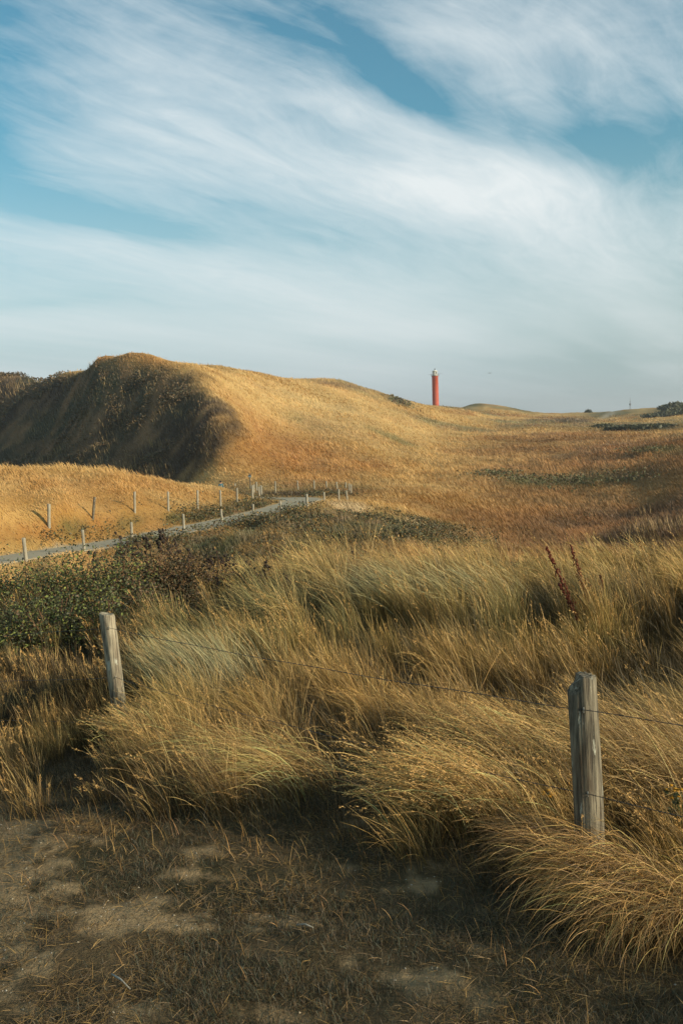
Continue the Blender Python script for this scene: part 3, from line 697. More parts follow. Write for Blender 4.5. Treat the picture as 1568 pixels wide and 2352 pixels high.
ROW = [ # utop,vtop,ubase,vbase, label, group
 (54.6,1236,61,1291,"thick pale post on the near side of the path, closest to the photo's left edge",0),
 (190,1217.5,194.6,1270,"pale post on the near side of the path, second from the photo's left side",0),
 (301.5,1200,304,1242,"post at the near path edge half hidden by dark dried leaves",0),
 (421,1181,423,1221,"slim pale post at the near path edge above the dried herbs, fourth from the left",0),
 (507.6,1170,510.4,1200,"split pale post among dry grass on the near path edge",0),
 (581,1158,582.4,1189,"straight pale post where the path narrows before the bend",0),
 (643,1151,647,1178,"pale post leaning left in front of the path bend",0),
 (704,1135,705.6,1170,"thickest post at the bend, with a pointed top, beside the bright sand",0),
 (744,1130.5,744,1152.6,"short post on the bright sandy edge right of the thick pointed post",0),
 (777.5,1124,778,1150,"post on the sandy hump, left of the last one on the near side",0),
 (795,1127,797,1149,"last post on the sandy hump, leaning slightly left",0),
 (113,1158,113.4,1211,"stout pale post in golden grass beyond the path, closest to the photo's left side",1),
 (218,1142,214,1193,"dark brown post leaning right in the golden grass bank",1),
 (309.5,1129.6,310,1178,"tall pale post in the golden bank right of the dark leaning post",1),
 (386,1129.6,387,1173.6,"pale post in the golden bank, fourth from the left beyond the path",1),
 (453.6,1126.6,454.4,1169,"pale post in the golden bank, fifth from the left beyond the path",1),
 (505.6,1126,507,1164,"post standing below the walking person in the grass",1),
 (544,1121,545,1154,"post between the walking person and the signpost",1),
 (579.6,1115,580,1145.6,"thick post just in front of the signpost above the dark bushes",1),
 (594,1118.5,596,1144,"bright post leaning left, right of the thick post by the signpost",1),
 (583,1113,583.5,1134,"thin grey post half behind the thick post by the signpost",1),
 (589,1107,590,1127,"thin post standing far back right of the signpost",1),
 (598,1115,598.6,1134,"left one of two thin posts close together at the inner bend",1),
 (600.6,1116,601,1138,"right one of two thin posts close together at the inner bend",1),
 (632,1106,633,1132.5,"tall dark post behind the left end of the visible path bend",2),
 (683,1104.5,684.5,1125,"post on the far bank, second from the left behind the bend",2),
 (720.7,1104,721.5,1125,"post on the far bank, third from the left behind the bend",2),
 (749,1105,750,1121,"short post on the far bank, fourth from the left behind the bend",2),
 (772.8,1107,774,1124.6,"post leaning left on the far bank, fifth from the left behind the bend",2),
 (793.8,1108.6,794,1122,"shortest post on the far bank, before the closing pair",2),
 (801,1110.6,802,1130,"left post of the closing pair at the right end of the far bank",2),
 (805.8,1112.6,806,1136,"right post of the closing pair, furthest right of all path posts",2),
 (540,1110.6,540,1118,"tip of a post showing behind the golden mound left of the signpost",2)]
GR = ["posts along the near edge of the cycle path", "posts in the golden bank beyond the path", "posts behind the bend of the path"]
for i, (u0, v0, u1, v1, lab, g) in enumerate(ROW):
    b, t = post_from(u0, v0, u1, v1, 36 if g < 2 else 76, 125)
    rr = math.hypot(b[0], b[1]); rad = .070 if i not in (0, 7, 11, 18) else .085
    if g == 2: rad = .065
    o = post_mesh(t-b, rad, .05, 10, 5, i, 0, random.uniform(-.3, .3)).build('fence_post', M_WOOD if i == 12 else M_PALEWOOD); o.location = b
    tag(o, lab, 'post', GR[g])

b, t = post_from(573.4, 1090, 575.4, 1125, 76, 125)
sp = empty('signpost', b, "tall thin post with a small dark blue-grey box on top, left of the path bend", 'signpost')
post_mesh(t-b-np.array([0, 0, .25]), .06, .04, 10, 5, 77).build('post', M_WOOD, sp)
m = MB(); q = t-b; m.box((q[0], q[1], q[2]-.12), (.12, .07, .11)); m.box((q[0], q[1], q[2]+.06), (.15, .09, .02)); m.build('sign_box', simple('blue grey sign', (.07, .10, .12)), sp, False)
MB().box((q[0], q[1]-.085, q[2]-.2), (.15, .003, .05)).build('sign_plate', simple('pale sign plate', (.22, .27, .27)), sp, False)

# ------------------------------------------------------------------ wire fence
rb, rt = post_from(1334, 1553, 1356, 1995, 3.0, 5)
lb, lt = post_from(246, 1414, 284, 1690, 5.0, 9)
fence = empty('wire_fence', (rb+lb)/2*np.array([1, 1, 0]), "near wire fence with weathered round posts and thin dark wires in tall grass", 'fence')
f0 = np.array(fence.location)
def fp(b, t, Rr, seed, label=None, **k):
    o = post_mesh(t-b, Rr, .035, 36, 26, seed, **k).build('post', M_WOODL if seed == 5 else M_WOOD, fence); o.location = b-f0
    if label: o['label'] = label
    return o
fp(rb, rt, .0545, 3, "thick grey post with a notched broken top", notch=.055, bevel=.35, flare=.08)
fp(lb, lt, .053, 5, "leaning pale post with a flat cut top", slant=-.25, bevel=.1)
l2 = np.array([-5.4, 9.6, 0]); l2[2] = height(l2[0], l2[1]); r2 = np.array([3.35, 1.25, 0]); r2[2] = height(r2[0], r2[1])
fp(l2, l2+np.array([-.05, 0, .95]), .05, 8); fp(r2, r2+np.array([.0, 0, .80]), .052, 9)
def wire_at(b, t, v, Rr):
    k = np.linspace(0, 1, 400); P = b+(t-b)*k[:, None]; _, vv = survey(P); j = np.argmin(abs(vv-v)); p = P[j].copy()
    d = -p[:2]/np.linalg.norm(p[:2]); p[:2] += d*(Rr+.001); return p
for vr, vl, hl, hr, sag in ((1622, 1439, .80, .74, .02), (1812, 1552, .45, .42, .03), (1975, 1655, .14, .12, .02)):
    p2, p1 = wire_at(rb, rt, vr, .0545), wire_at(lb, lt, vl, .053)
    p0 = l2+np.array([0, -.05, hl]); p3 = r2+np.array([-.03, -.05, hr]); pts = []
    for A, Bp in ((p0, p1), (p1, p2), (p2, p3)):
        for k in range(60):
            s_ = k/60; p = A+(Bp-A)*s_; p = p+np.array([0, 0, -4*sag*s_*(1-s_)+.002*math.sin(s_*23+vr)]); pts.append(p)
    pts.append(p3)
    m = MB(); P = np.array(pts)-f0
    tw = np.repeat(P, 1, 0)
    for ph in (0, math.pi):
        Q = np.array([np.interp(np.linspace(0, len(P)-1, 900), np.arange(len(P)), P[:, c]) for c in range(3)]).T
        an = np.arange(900)*.9+ph; Q[:, 2] += np.sin(an)*.0013; Q[:, 1] += np.cos(an)*.0013
        m.tube(Q, .00095, 4)
    m.build('wire', M_WIRE, fence)
    for P_ in (p1, p2):
        q = P_-f0; MB().tube([q+np.array([.004, .004, .012]), q+np.array([.002, -.006, .004]), q+np.array([.002, -.006, -.006]), q+np.array([.004, .004, -.013])], .0022, 5).build('staple', simple('pale staple', (.45, .43, .36), metal=.5), fence)

# ------------------------------------------------------------------ lighthouse
LR = 462.0
a, _ = azq(1000, 930); lx, ly = LR*math.sin(R(a)), LR*math.cos(R(a)); lz = float(height(lx, ly))
zt = lambda v: CAM_Z+float(azq(1000, v)[1])*LR
ztop = zt(849.5); g = zt(863.5)
lh = empty('lighthouse', (lx, ly, lz), "round red lighthouse with a white lantern room, standing behind the dune ridge", 'lighthouse')
m = MB(); H = g-lz; m.lathe([(1.50, -1), (1.50, .2), (1.47, H*.5), (1.42, H-.35), (1.52, H-.3), (1.52, H-.05)], 40); tw = m.build('tower', M_RED, lh)
MS = simple('dull red seams', (.42, .11, .06))
for k in range(6): MB().lathe([(1.49, H*(.2+.12*k)), (1.515, H*(.2+.12*k)), (1.515, H*(.2+.12*k)+.05), (1.49, H*(.2+.12*k)+.05)], 40).build('seam_band', MS, tw)
MB().lathe([(1.2, H-.1), (1.8, H+.0), (1.85, H+.12), (1.2, H+.13)], 40).build('gallery', M_RUST, lh)
m = MB()
for k in range(16):
    an = 2*math.pi*k/16; m.tube([(1.78*math.cos(an), 1.78*math.sin(an), H+.1), (1.78*math.cos(an), 1.78*math.sin(an), H+.95)], .03, 5)
for zz in (.55, .95):
    m.tube([(1.78*math.cos(2*math.pi*k/40), 1.78*math.sin(2*math.pi*k/40), H+zz) for k in range(41)], .025, 5)
m.build('railing', M_RUST, lh)
LH = zt(853.3)-g
lr = MB().lathe([(1.2, H+.1), (1.2, H+.5), (1.12, H+.55), (1.12, H+LH-.05), (1.2, H+LH)], 32).build('lantern_room', M_WHITE, lh)
wa = -math.pi/2+.62
for da in (0, math.pi):
    an = wa+da*1; m = MB(); m.box((1.1*math.cos(an), 1.1*math.sin(an), H+LH*.62), (.24, .05, LH*.27), an+math.pi/2); m.build('lantern_window', M_GLASS, lr, False)
m = MB(); m.lathe([(1.32, H+LH), (1.25, H+LH+.12), (.75, H+LH+.45), (.32, H+LH+.68), (.2, H+LH+.75)], 28); rf = m.build('lantern_roof', M_WHITE, lh)
m = MB(); m.lathe([(.1, H+LH+.7), (.17, H+LH+.85), (.26, H+LH+1.0), (.2, H+LH+1.18), (.03, H+LH+1.5)], 12); m.build('finial', M_DARKM, rf)
MB().tube([(-1.8, 0, H+.75), (-3.3, 0, H+.68)], .03, 5).build('antenna_arm', M_DARKM, lh)
MB().tube([(1.8, 0, H+.85), (3.5, 0, H+1.05)], .03, 5).build('antenna_arm', M_DARKM, lh)

# radio mast
MR = 900.; a, _ = azq(1446, 940); mx, my = MR*math.sin(R(a)), MR*math.cos(R(a)); mz = float(height(mx, my)); top = CAM_Z+float(azq(1445, 913)[1])*MR-mz
mast = empty('radio_mast', (mx, my, mz), "thin grey lattice mast on the skyline at far right", 'radio mast')
m = MB()
for k in range(3):
    an = 2.1*k; m.tube([(.9*math.cos(an), .9*math.sin(an), 0), (.3*math.cos(an), .3*math.sin(an), top*.82)], .09, 5)
for s_ in range(14):
    z0, z1 = top*.82*s_/14, top*.82*(s_+1)/14; r0 = .9-.6*s_/14
    for k in range(3): m.tube([(r0*math.cos(2.1*k), r0*math.sin(2.1*k), z0), (r0*math.cos(2.1*k+2.1), r0*math.sin(2.1*k+2.1), z1)], .05, 4)
m.build('lattice', simple('mast steel', (.28, .30, .32)), mast)
MB().tube([(0, 0, top*.8), (0, 0, top)], .12, 6).build('antenna', simple('antenna grey', (.3, .32, .33)), mast)
MB().lathe([(.3, top*.58), (.75, top*.6), (.75, top*.68), (.3, top*.7)], 12).build('antenna_drum', simple('antenna drum', (.2, .22, .24)), mast)

# gull
d = ray(1125, 857); k = 330/math.hypot(d[0], d[1])
m = MB(); m.lathe([(.02, -.30), (.07, -.2), (.10, 0), (.08, .15), (.05, .24), (.01, .30)], 10)
gull = empty('gull', (d[0]*k, d[1]*k, CAM_Z+d[2]*k), "tiny distant gull gliding in the sky right of the lighthouse", 'bird')
bd = m.build('body', simple('gull grey', (.28, .30, .32)), gull); bd.rotation_euler = (R(90), 0, R(20))
for sgn in (-1, 1):
    P = [(0, -.09, 0), (sgn*.35, -.11, .10), (sgn*.78, .02, .02+sgn*.1), (sgn*.74, .08, .0+sgn*.1), (sgn*.33, .08, .09), (0, .10, 0)]
    MB().grid([[(x, y, z+.012) for x, y, z in P], [(x, y, z-.012) for x, y, z in P]]).build('wing', simple('gull wing', (.22, .24, .26)), gull, False)

# ------------------------------------------------------------------ person
def skin(name, V, E, Rd, mat, parent, sub=1):
    me = bpy.data.meshes.new(name); me.from_pydata(V, E, []); o = link(bpy.data.objects.new(name, me), parent); me.materials.append(mat)
    md = o.modifiers.new('skin', 'SKIN'); md.use_smooth_shade = True
    for i, r_ in enumerate(Rd): me.skin_vertices[0].data[i].radius = (r_, r_) if not hasattr(r_, '__len__') else r_
    me.skin_vertices[0].data[0].use_root = True
    if sub: s_ = o.modifiers.new('sub', 'SUBSURF'); s_.levels = sub; s_.render_levels = sub
    return o
PR = 97.0; a, q = azq(507, 1104.3); px, py = PR*math.sin(R(a)), PR*math.cos(R(a)); ptop = CAM_Z+float(q)*PR; pz = ptop-1.76
per = empty('person', (px, py, pz), "person in blue-green shirt with short dark hair, showing above the golden grass mound", 'person', rz=R(35))
SK = simple('skin', (.50, .28, .19)); SH = simple('teal shirt', (.06, .14, .16), (.05, .11, .13)); TR = simple('dark trousers', (.04, .045, .06)); HR = simple('dark hair', (.02, .015, .012)); SO = simple('shoes', (.03, .03, .03))
body = [(0,0,1.0),(0,0,1.15),(0,.01,1.32),(0,0,1.46),(0,-.005,1.53),(0,-.01,1.60),(0,-.015,1.68)]; Rb = [.13,(.135,.10),(.155,.11),(.10,.07),.052,(.072,.085),(.07,.085)]
E = [(i, i+1) for i in range(6)]
for sx in (-1, 1):
    b0 = len(body); body += [(sx*.17,0,1.42),(sx*.25,.02,1.15),(sx*.24,-.12,.94),(sx*.24,-.15,.87)]; Rb += [.06,.045,.034,.03]; E += [(3,b0),(b0,b0+1),(b0+1,b0+2),(b0+2,b0+3)]
    for f in range(5):
        fb = len(body); ox = (f-2)*.018; tz = [.05,.075,.085,.078,.06][f]
        dxx = -sx*.03 if f == 0 else ox
        body += [(sx*.24+dxx,-.155-(.01 if f == 0 else 0),.84),(sx*.24+dxx*1.1,-.165,.84-tz)]; Rb += [.010,.008]; E += [(b0+3,fb),(fb,fb+1)]
    b1 = len(body); body += [(sx*.10,0,.90),(sx*.11,-.03*sx,.50),(sx*.11,.04*sx,.09),(sx*.11,-.12+.04*sx,.04)]; Rb += [.085,.06,.042,.035]; E += [(0,b1),(b1,b1+1),(b1+1,b1+2),(b1+2,b1+3)]
skin('body', body, E, Rb, SK, per)
sh = [(0,0,.98),(0,0,1.15),(0,.01,1.32),(0,0,1.45)]; Es = [(0,1),(1,2),(2,3)]; Rs = [.15,(.155,.12),(.175,.13),(.11,.085)]
for sx in (-1, 1):
    b0 = len(sh); sh += [(sx*.18,0,1.42),(sx*.25,.02,1.17),(sx*.245,-.09,1.0)]; Rs += [.075,.06,.05]; Es += [(3,b0),(b0,b0+1),(b0+1,b0+2)]
skin('shirt', sh, Es, Rs, SH, per)
tr = [(0,0,.96)]; Et = []; Rt = [.145]
for sx in (-1, 1):
    b0 = len(tr); tr += [(sx*.10,0,.86),(sx*.11,-.03*sx,.50),(sx*.11,.04*sx,.12)]; Rt += [.10,.075,.065]; Et += [(0,b0),(b0,b0+1),(b0+1,b0+2)]
skin('trousers', tr, Et, Rt, TR, per)
m = MB(); m.lathe([(.098,1.64),(.105,1.69),(.098,1.74),(.06,1.775),(.02,1.785)], 18, (0, .012, 0)); m.build('hair', HR, per)
for sx in (-1, 1): MB().lathe([(.004,1.645),(.010,1.65),(.004,1.655)], 8, (sx*.032, -.098, 0)).build('eye', HR, per)
m = MB(); m.tube([(0,-.09,1.655),(0,-.115,1.62),(0,-.10,1.612)], [.008,.013,.009], 6); m.build('nose', SK, per)
for sx in (-1, 1): MB().box((sx*.11,-.05+.04*sx,.045), (.045,.13,.04)).build('shoe', SO, per)

# ------------------------------------------------------------------ leafy things
def leaves(C_, size, col, r=rng, up=.5, asp=.55):
    n = len(C_); ax = r.normal(0, 1, (n, 3)); ax[:, 2] = ax[:, 2]*.6+up; ax /= np.linalg.norm(ax, axis=1)[:, None]
    sd_ = np.cross(ax, r.normal(0, 1, (n, 3))); sd_ /= np.linalg.norm(sd_, axis=1)[:, None]; nn = np.cross(ax, sd_)
    s_ = np.broadcast_to(size, n)[:, None]
    A = C_; Bm = C_+ax*s_*.5+sd_*s_*asp*.5+nn*s_*.12; D = C_+ax*s_*.5-sd_*s_*asp*.5+nn*s_*.12; T_ = C_+ax*s_
    V = np.stack([A, Bm, T_, D], 1).reshape(-1, 3); b = np.arange(n)[:, None]*4
    F = np.concatenate([b+[0, 1, 2], b+[0, 2, 3]]); return V, F, np.repeat(col, 4, 0)
def leaf_cloud(n, rx, ry, h, seed, lump=.35):
    r = np.random.default_rng(seed); out = []
    ph = r.uniform(0, 6.28, 6)
    d = r.normal(0, 1, (n, 3)); d[:, 2] = abs(d[:, 2]); d /= np.linalg.norm(d, axis=1)[:, None]
    an = np.arctan2(d[:, 1], d[:, 0]); k = 1+lump*(np.sin(3*an+ph[0])*.5+np.sin(5*an+ph[1]+4*d[:, 2])*.35+np.sin(9*an+ph[2]+7*d[:, 2])*.3)
    rad = (r.uniform(.25, 1, n)**.45)*k; P = d*rad[:, None]*np.array([rx, ry, h]); return P
def shrub(u, r_, rx, h, seed, label, n=2600, size=.06, cols=(GREEN*.75, DARK, MARRAM*.7), brown=.1, name='leafy_shrub', cat='shrub', group=None):
    a, _ = azq(u, 1300); x, y = r_*math.sin(R(a)), r_*math.cos(R(a)); z = float(height(x, y))
    e = empty(name, (x, y, z-.03), label, cat, group); rr = np.random.default_rng(seed)
    P = leaf_cloud(n, rx, rx*.8, h, seed); c = cols[0][None]*(1-rr.uniform(0, 1, (n, 1)))+cols[1][None]*rr.uniform(0, 1, (n, 1))
    k = rr.uniform(0, 1, n) < .22; c[k] = cols[2]*rr.uniform(.7, 1.4, (k.sum(), 1)); k = rr.uniform(0, 1, n) < brown; c[k] = BROWN*rr.uniform(.5, 1.3, (k.sum(), 1))
    B = Bunch(); V, F, cc = leaves(P, size*rr.uniform(.5, 1.25, n), np.clip(c, .006, .5), rr); B.raw(V, F, cc); o = B.build('foliage', link=False); link(o, e)
    m = MB(); rd = random.Random(seed)
    for i in range(16):
        an = rd.uniform(0, 6.28); q = rd.uniform(.2, .9); hh = h*rd.uniform(.7, 1.12)*(1-.4*q*q)
        m.tube([(0, 0, 0), (math.cos(an)*rx*q*.5, math.sin(an)*rx*q*.4, hh*.6), (math.cos(an)*rx*q*.9, math.sin(an)*rx*q*.72, hh)], [.012, .009, .005], 5)
    m.build('stems', M_STEM, e); return e
SHR = [(-70,14.5,1.0,.95,"dark green leafy shrub cut by the photo's left edge, below the path"),
 (60,14.6,.95,.98,"leafy dark shrub in front of the path's leftmost post"),
 (165,14.2,.95,1.0,"glossy green shrub with yellowish leaves below the second near path post"),
 (262,14.6,.9,1.05,"tall green shrub with bright leaves in the middle of the left thicket"),
 (355,14.9,.85,1.0,"brownish green shrub mixed with dried stems at the thicket's right part"),
 (440,15.0,.75,.85,"small dull shrub at the right end of the left thicket, by the pale grass"),
 (10,12.8,.8,.70,"low dark shrub in the thicket's front at the left edge"),
 (120,12.5,.85,.72,"low shrub with olive leaves behind the grass left of the leaning fence post"),
 (240,12.6,.85,.72,"low dark shrub right behind the leaning fence post"),
 (345,12.9,.8,.66,"low dark shrub behind and right of the leaning fence post"),
 (560,15.5,.6,.62,"small dark herb cushion in the grass right of the thicket")]
for i, (u, r_, rx, h, lab) in enumerate(SHR):
    shrub(u, r_, rx, h, 200+i, lab, 7500 if r_ > 14 else 5500, .047, brown=.08 if u < 300 else .4, group='shrubs of the left thicket',
          cols=((GREEN*1.15, DARK, C(.19, .21, .05)) if u < 330 else (GREEN*.6, BROWN*.6, DARK)))

# dried herbs with black heads
def make_herb(seed):
    rd = random.Random(seed); e = bpy.data.objects.new('dried_herb', None); scene.collection.objects.link(e)
    m = MB(); heads = []; lean = rd.uniform(-.22, .02)
    for s_ in range(rd.randint(2, 3)):
        ox, oy = rd.uniform(-.06, .06), rd.uniform(-.06, .06); h = rd.uniform(.8, 1.0); tp = Vector((ox+lean*h+rd.uniform(-.08, .08), oy, h))
        m.tube([(ox, oy, 0), (ox+lean*.3, oy, h*.5), tp], [.008, .006, .004], 5)
        for k in range(rd.randint(4, 7)):
            f = rd.uniform(.72, 1.); c0 = Vector((ox, oy, 0)).lerp(tp, f); c1 = c0+Vector((rd.uniform(-.08, .08), rd.uniform(-.08, .08), rd.uniform(.02, .07)))
            m.tube([c0, c1], [.004, .003], 4)
            hd = MB(); heads.append(hd); hd.lathe([(.004, -.02), (.012, 0), (.004, .02)], 6, c1)
            for _ in range(6):
                p = c1+Vector((rd.uniform(-.014, .014), rd.uniform(-.014, .014), rd.uniform(-.015, .018))); q = rd.uniform(.009, .017)
                hd.lathe([(q*.3, -q), (q, -q*.3), (q, q*.4), (q*.3, q)], 6, p)
        for k in range(3):
            f = rd.uniform(.25, .7); c0 = Vector((ox, oy, 0)).lerp(tp, f); dd = Vector((rd.uniform(-.08, .08), rd.uniform(-.08, .08), -.04))
            m.grid([[c0, c0+dd*.5+Vector((0, .012, .012)), c0+dd], [c0+Vector((0, 0, .002)), c0+dd*.5+Vector((0, -.012, .012)), c0+dd*1.05]], close=False, cap=False)
    m.build('stems', M_STEM, e); [q_.build('seed_head', M_SEED, e) for q_ in heads]; return e
HG = 'dried herbs with black seed heads'
HLAB = {0: "dried brown herb with black seed heads among pale grass right of the thicket", 1: "dried brown herb with dark heads rising out of the left thicket"}
herbs = [make_herb(900+i) for i in range(4)]; hc = 0
HERBS = [(560,1300,13),(590,1293,13),(612,1285,12.5),(628,1300,12),(655,1310,12),(672,1320,12),(690,1312,13),(700,1296,13.5),(740,1262,15),(765,1285,15),(805,1262,16),(930,1262,15),(845,1300,14),
 (520,1262,15),(480,1272,15),(455,1262,15.5),(430,1240,15.8),(400,1222,16),(372,1212,16.2),(345,1235,16),(330,1208,16.2),(300,1228,16),(275,1250,16),(252,1248,15.8),(495,1310,13),(530,1330,13),(1068,1282,14.5),(1190,1280,14.5)]
for i, (u, v, r_) in enumerate(HERBS):
    a, q = azq(u, v); x, y = r_*math.sin(R(a)), r_*math.cos(R(a)); z = float(height(x, y)); h = CAM_Z+float(q)*r_-z
    if i < 4: e = herbs[i]
    else:
        src = herbs[i % 4]; e = src.copy(); scene.collection.objects.link(e)
        for ch in list(src.children):
            c2 = ch.copy(); scene.collection.objects.link(c2); c2.parent = e
    e.location = (x, y, z); e.rotation_euler = (0, 0, random.uniform(-.5, .5)); e.scale = (min(h, 1.15),)*2+(h,)
    tag(e, HLAB[1 if u < 470 else 0], 'dried herb', HG)

# docks
def dock(tops, base, r_, lab, name='dock_plant'):
    a, _ = azq(*base); x, y = r_*math.sin(R(a)), r_*math.cos(R(a)); z = float(height(x, y)); e = empty(name, (x, y, z), lab, 'dock plant'); rd = random.Random(int(base[0]))
    st = MB(); cl = MB(); o = Vector((x, y, z))
    for (u, v) in tops:
        d = ray(u, v); k = r_/math.hypot(d[0], d[1]); T_ = Vector((d[0]*k, d[1]*k, CAM_Z+d[2]*k))-o
        mid = T_*.5+Vector((.05, 0, 0)); st.tube([(0, 0, 0), mid, T_], [.006, .005, .003], 6)
        for i in range(150):
            f = rd.uniform(.42, 1.0); p = (mid.lerp(T_, (f-.5)*2) if f > .5 else Vector().lerp(mid, f*2)); w = .026*(1.08-f)**.5*1.3+.004; p = p+Vector((rd.gauss(0, w*.5), rd.gauss(0, w*.5), rd.uniform(-.01, .01))); q_ = rd.uniform(.005, .0095)
            cl.lathe([(q_*.3, -q_*1.3), (q_, 0), (q_*.3, q_*1.3)], 5, p)
    st.build('stem', M_STEM, e); cl.build('seed_spike', M_DOCK, e); return e
dock([(1252, 1255), (1283, 1340)], (1335, 1440), 9.2, "tall rust-red dock spike leaning left in the grass, left of its straighter neighbour")
dock([(1310, 1254), (1325, 1300)], (1345, 1420), 9.6, "rust-red dock spike standing upright beside the tall leaning one")
dock([(1345, 1330), (1378, 1322)], (1365, 1420), 10.2, "small faint dock stems right of the two tall rust-red spikes")

# ragwort
def ragwort(u, v, rmin, h, lab):
    b = hit(u, v, rmin, 8); e = empty('ragwort_plant', b, lab, 'wildflower', 'yellow flowers near the right fence post'); rd = random.Random(int(u)); st = MB(); fl = MB(); B = Bunch(); lc = []
    for k in range(4):
        t = Vector((rd.uniform(-.04, .03), rd.uniform(-.03, .03), h*rd.uniform(.8, 1))); st.tube([(0, 0, 0), t*.5+Vector((.01, 0, 0)), t], [.0035, .003, .002], 5)
        for _ in range(3): p = t+Vector((rd.uniform(-.02, .02), rd.uniform(-.02, .02), rd.uniform(-.015, .01))); fl.lathe([(.002, -.004), (.008, 0), (.009, .003), (.003, .006)], 8, p)
        for _ in range(14): lc.append(t*rd.uniform(.15, .95))
    st.build('stem', simple('green stem', (.08, .09, .03)), e); fl.build('flower_cluster', simple('yellow petals', (.50, .24, .02)), e)
    V, F, cc = leaves(np.array([tuple(p) for p in lc]), .035, np.tile(GREEN*.9, (len(lc), 1))); B.raw(V, F, cc); link(B.build('leaves', link=False), e)
ragwort(1258, 1925, 3.5, .20, "small yellow ragwort in the grass left of the notched fence post")
ragwort(1556, 1960, 3.2, .28, "small yellow ragwort at the photo's right edge beside the arching tussock")

# far scrub on the dunes at right
def far_bush(u, v, rmin, rx, h, seed, lab):
    b = hit(u, v, rmin, 1200); e = empty('dune_bush', b, lab, 'bush', 'dark bushes on the far dunes'); rr = np.random.default_rng(seed); n = 900
    P = leaf_cloud(n, rx, rx*.7, h, seed); c = DARK[None]*rr.uniform(.7, 1.8, (n, 1))+GREEN[None]*rr.uniform(0, .6, (n, 1))
    B = Bunch(); V, F, cc = leaves(P, rx*.12*rr.uniform(.6, 1.4, n)+.25, c, rr, asp=.9); B.raw(V, F, cc); link(B.build('foliage', link=False), e)
    MB().tube([(0, 0, -.5), (0, 0, h*.6)], [rx*.05, rx*.03], 6).build('trunk', M_STEM, e)
for i, q in enumerate([(1562,950,250,7,2.0,"biggest dark bush at the photo's right edge on the far dune"),(1530,954,250,6,1.4,"dark bush left of the biggest one on the far dune"),(1505,957,250,5,.9,"low dark bush at the left end of the far right thicket"),
   (1556,938,400,9,2.0,"rounded dark bush on the skyline at the far right"),(1350,948,400,2.2,1.8,"tiny bush on the skyline right of the radio mast"),
   (1470,985,200,5,.6,"flat dark bush in the middle of the far hollow"),(1432,986,200,5,.6,"flat dark bush, left part of the row in the far hollow"),(1385,982,200,3.5,.6,"small flat bush at the row's left end in the far hollow"),(1510,982,200,5,.6,"flat dark bush at the right end of the row in the far hollow")]):
    far_bush(q[0], q[1], q[2], q[3], q[4], 300+i, q[5])

# low scrub on the bank around the bend
B = Bunch(); P = drop(wedge(520000, 26, 86, -17, 9, p=1.6), 0); u, v = survey(P); r = np.hypot(P[:, 0], P[:, 1])
n1 = fbm(P[:, 0]/2.2, P[:, 1]/2.2, 121, 4)
k = np.clip((blob(u, v, 840, 1210, 240, 30, 5)*1.6+blob(u, v, 580, 1215, 190, 26, 0)*.9+blob(u, v, 560, 1262, 200, 34, 0)*.7), 0, 1)*(r < 68)*(1-np.clip(blob(u, v, 800, 1166, 60, 12, 10)*1.6, 0, 1)) + np.clip(blob(u, v, 600, 1163, 55, 13, 0)*1.6, 0, 1) + np.clip(blob(u, v, 700, 1134, 110, 6)*1.4, 0, 1)*.9 + np.clip(blob(u, v, 430, 1190, 120, 12, -8)*1.3, 0, 1)*.6 + np.clip(blob(u, v, 100, 1235, 220, 14, -8), 0, 1)*.5
d_, _ = path_dist(P[:, 0], P[:, 1]); ns_ = (r < np.interp(np.degrees(np.arctan2(P[:, 0], P[:, 1])), PA_, PR_)) & (d_ < 3.4); k = np.maximum(k, .75*ns_*(u > 290)*(u < 650))*(d_ > HALF+.25)
kp_ = rng.uniform(0, 1, len(P)) < np.clip(k, 0, 1)*np.clip(.42+n1*2, 0, 1); P = P[kp_]; ns_ = ns_[kp_]; n = len(P)
P[:, 2] += ns_*rng.uniform(0, .38, n)
P[:, 2] += rng.uniform(0, 1, n)**1.7*(.26+fbm(P[:, 0]/1.5, P[:, 1]/1.5, 5, 3)*.9)
c = lerp(lerp(np.tile(GREEN*1.45, (n, 1)), BROWN*.8, rng.uniform(0, 1, n)), DARK, rng.uniform(0, 1, n)*.7); kk = rng.uniform(0, 1, n) < .12; c[kk] = STRAW*.6
V, F, cc = leaves(P, rng.uniform(.07, .16, n), c, asp=.8); B.raw(V, F, cc); P = drop(wedge(160000, 75, 330, 3, 20, p=1.9), 0); u, v = survey(P); n1 = fbm(P[:, 0]/4, P[:, 1]/6, 131, 3)
k = sum(np.clip(blob(u, v, *q)*1.3, 0, 1) for q in ((1310,1107,110,8,-2),(1200,1103,28,5,0),(1420,1100,60,8,-5),(1150,1092,50,5,0),(1500,1232,110,22,-12),(1270,1128,50,5,0),(1520,1040,70,5,0),(1290,966,60,4,2),(1190,940,36,4,14),(908,920,36,6,22),(1440,1185,90,6,-8)))
P = P[rng.uniform(0, 1, len(P)) < np.clip(k, 0, 1)*np.clip(.3+n1*3.5, 0, 1)]; n = len(P); r = np.hypot(P[:, 0], P[:, 1]); P[:, 2] += rng.uniform(0, .55, n)
c = lerp(np.tile(GREEN*1.5, (n, 1)), BROWN*.9, rng.uniform(0, 1, n)); V, F, cc = leaves(P, .0022*r*rng.uniform(.6, 1.3, n), c, asp=.8); B.raw(V, F, cc)
P = drop(wedge(420000, 105, 290, -21, -5, p=2.0), 0); u, v = survey(P); n1 = fbm(P[:, 0]/3.5, P[:, 1]/5, 141, 3); n2 = fbm(P[:, 0]/16, P[:, 1]/20, 143, 3)
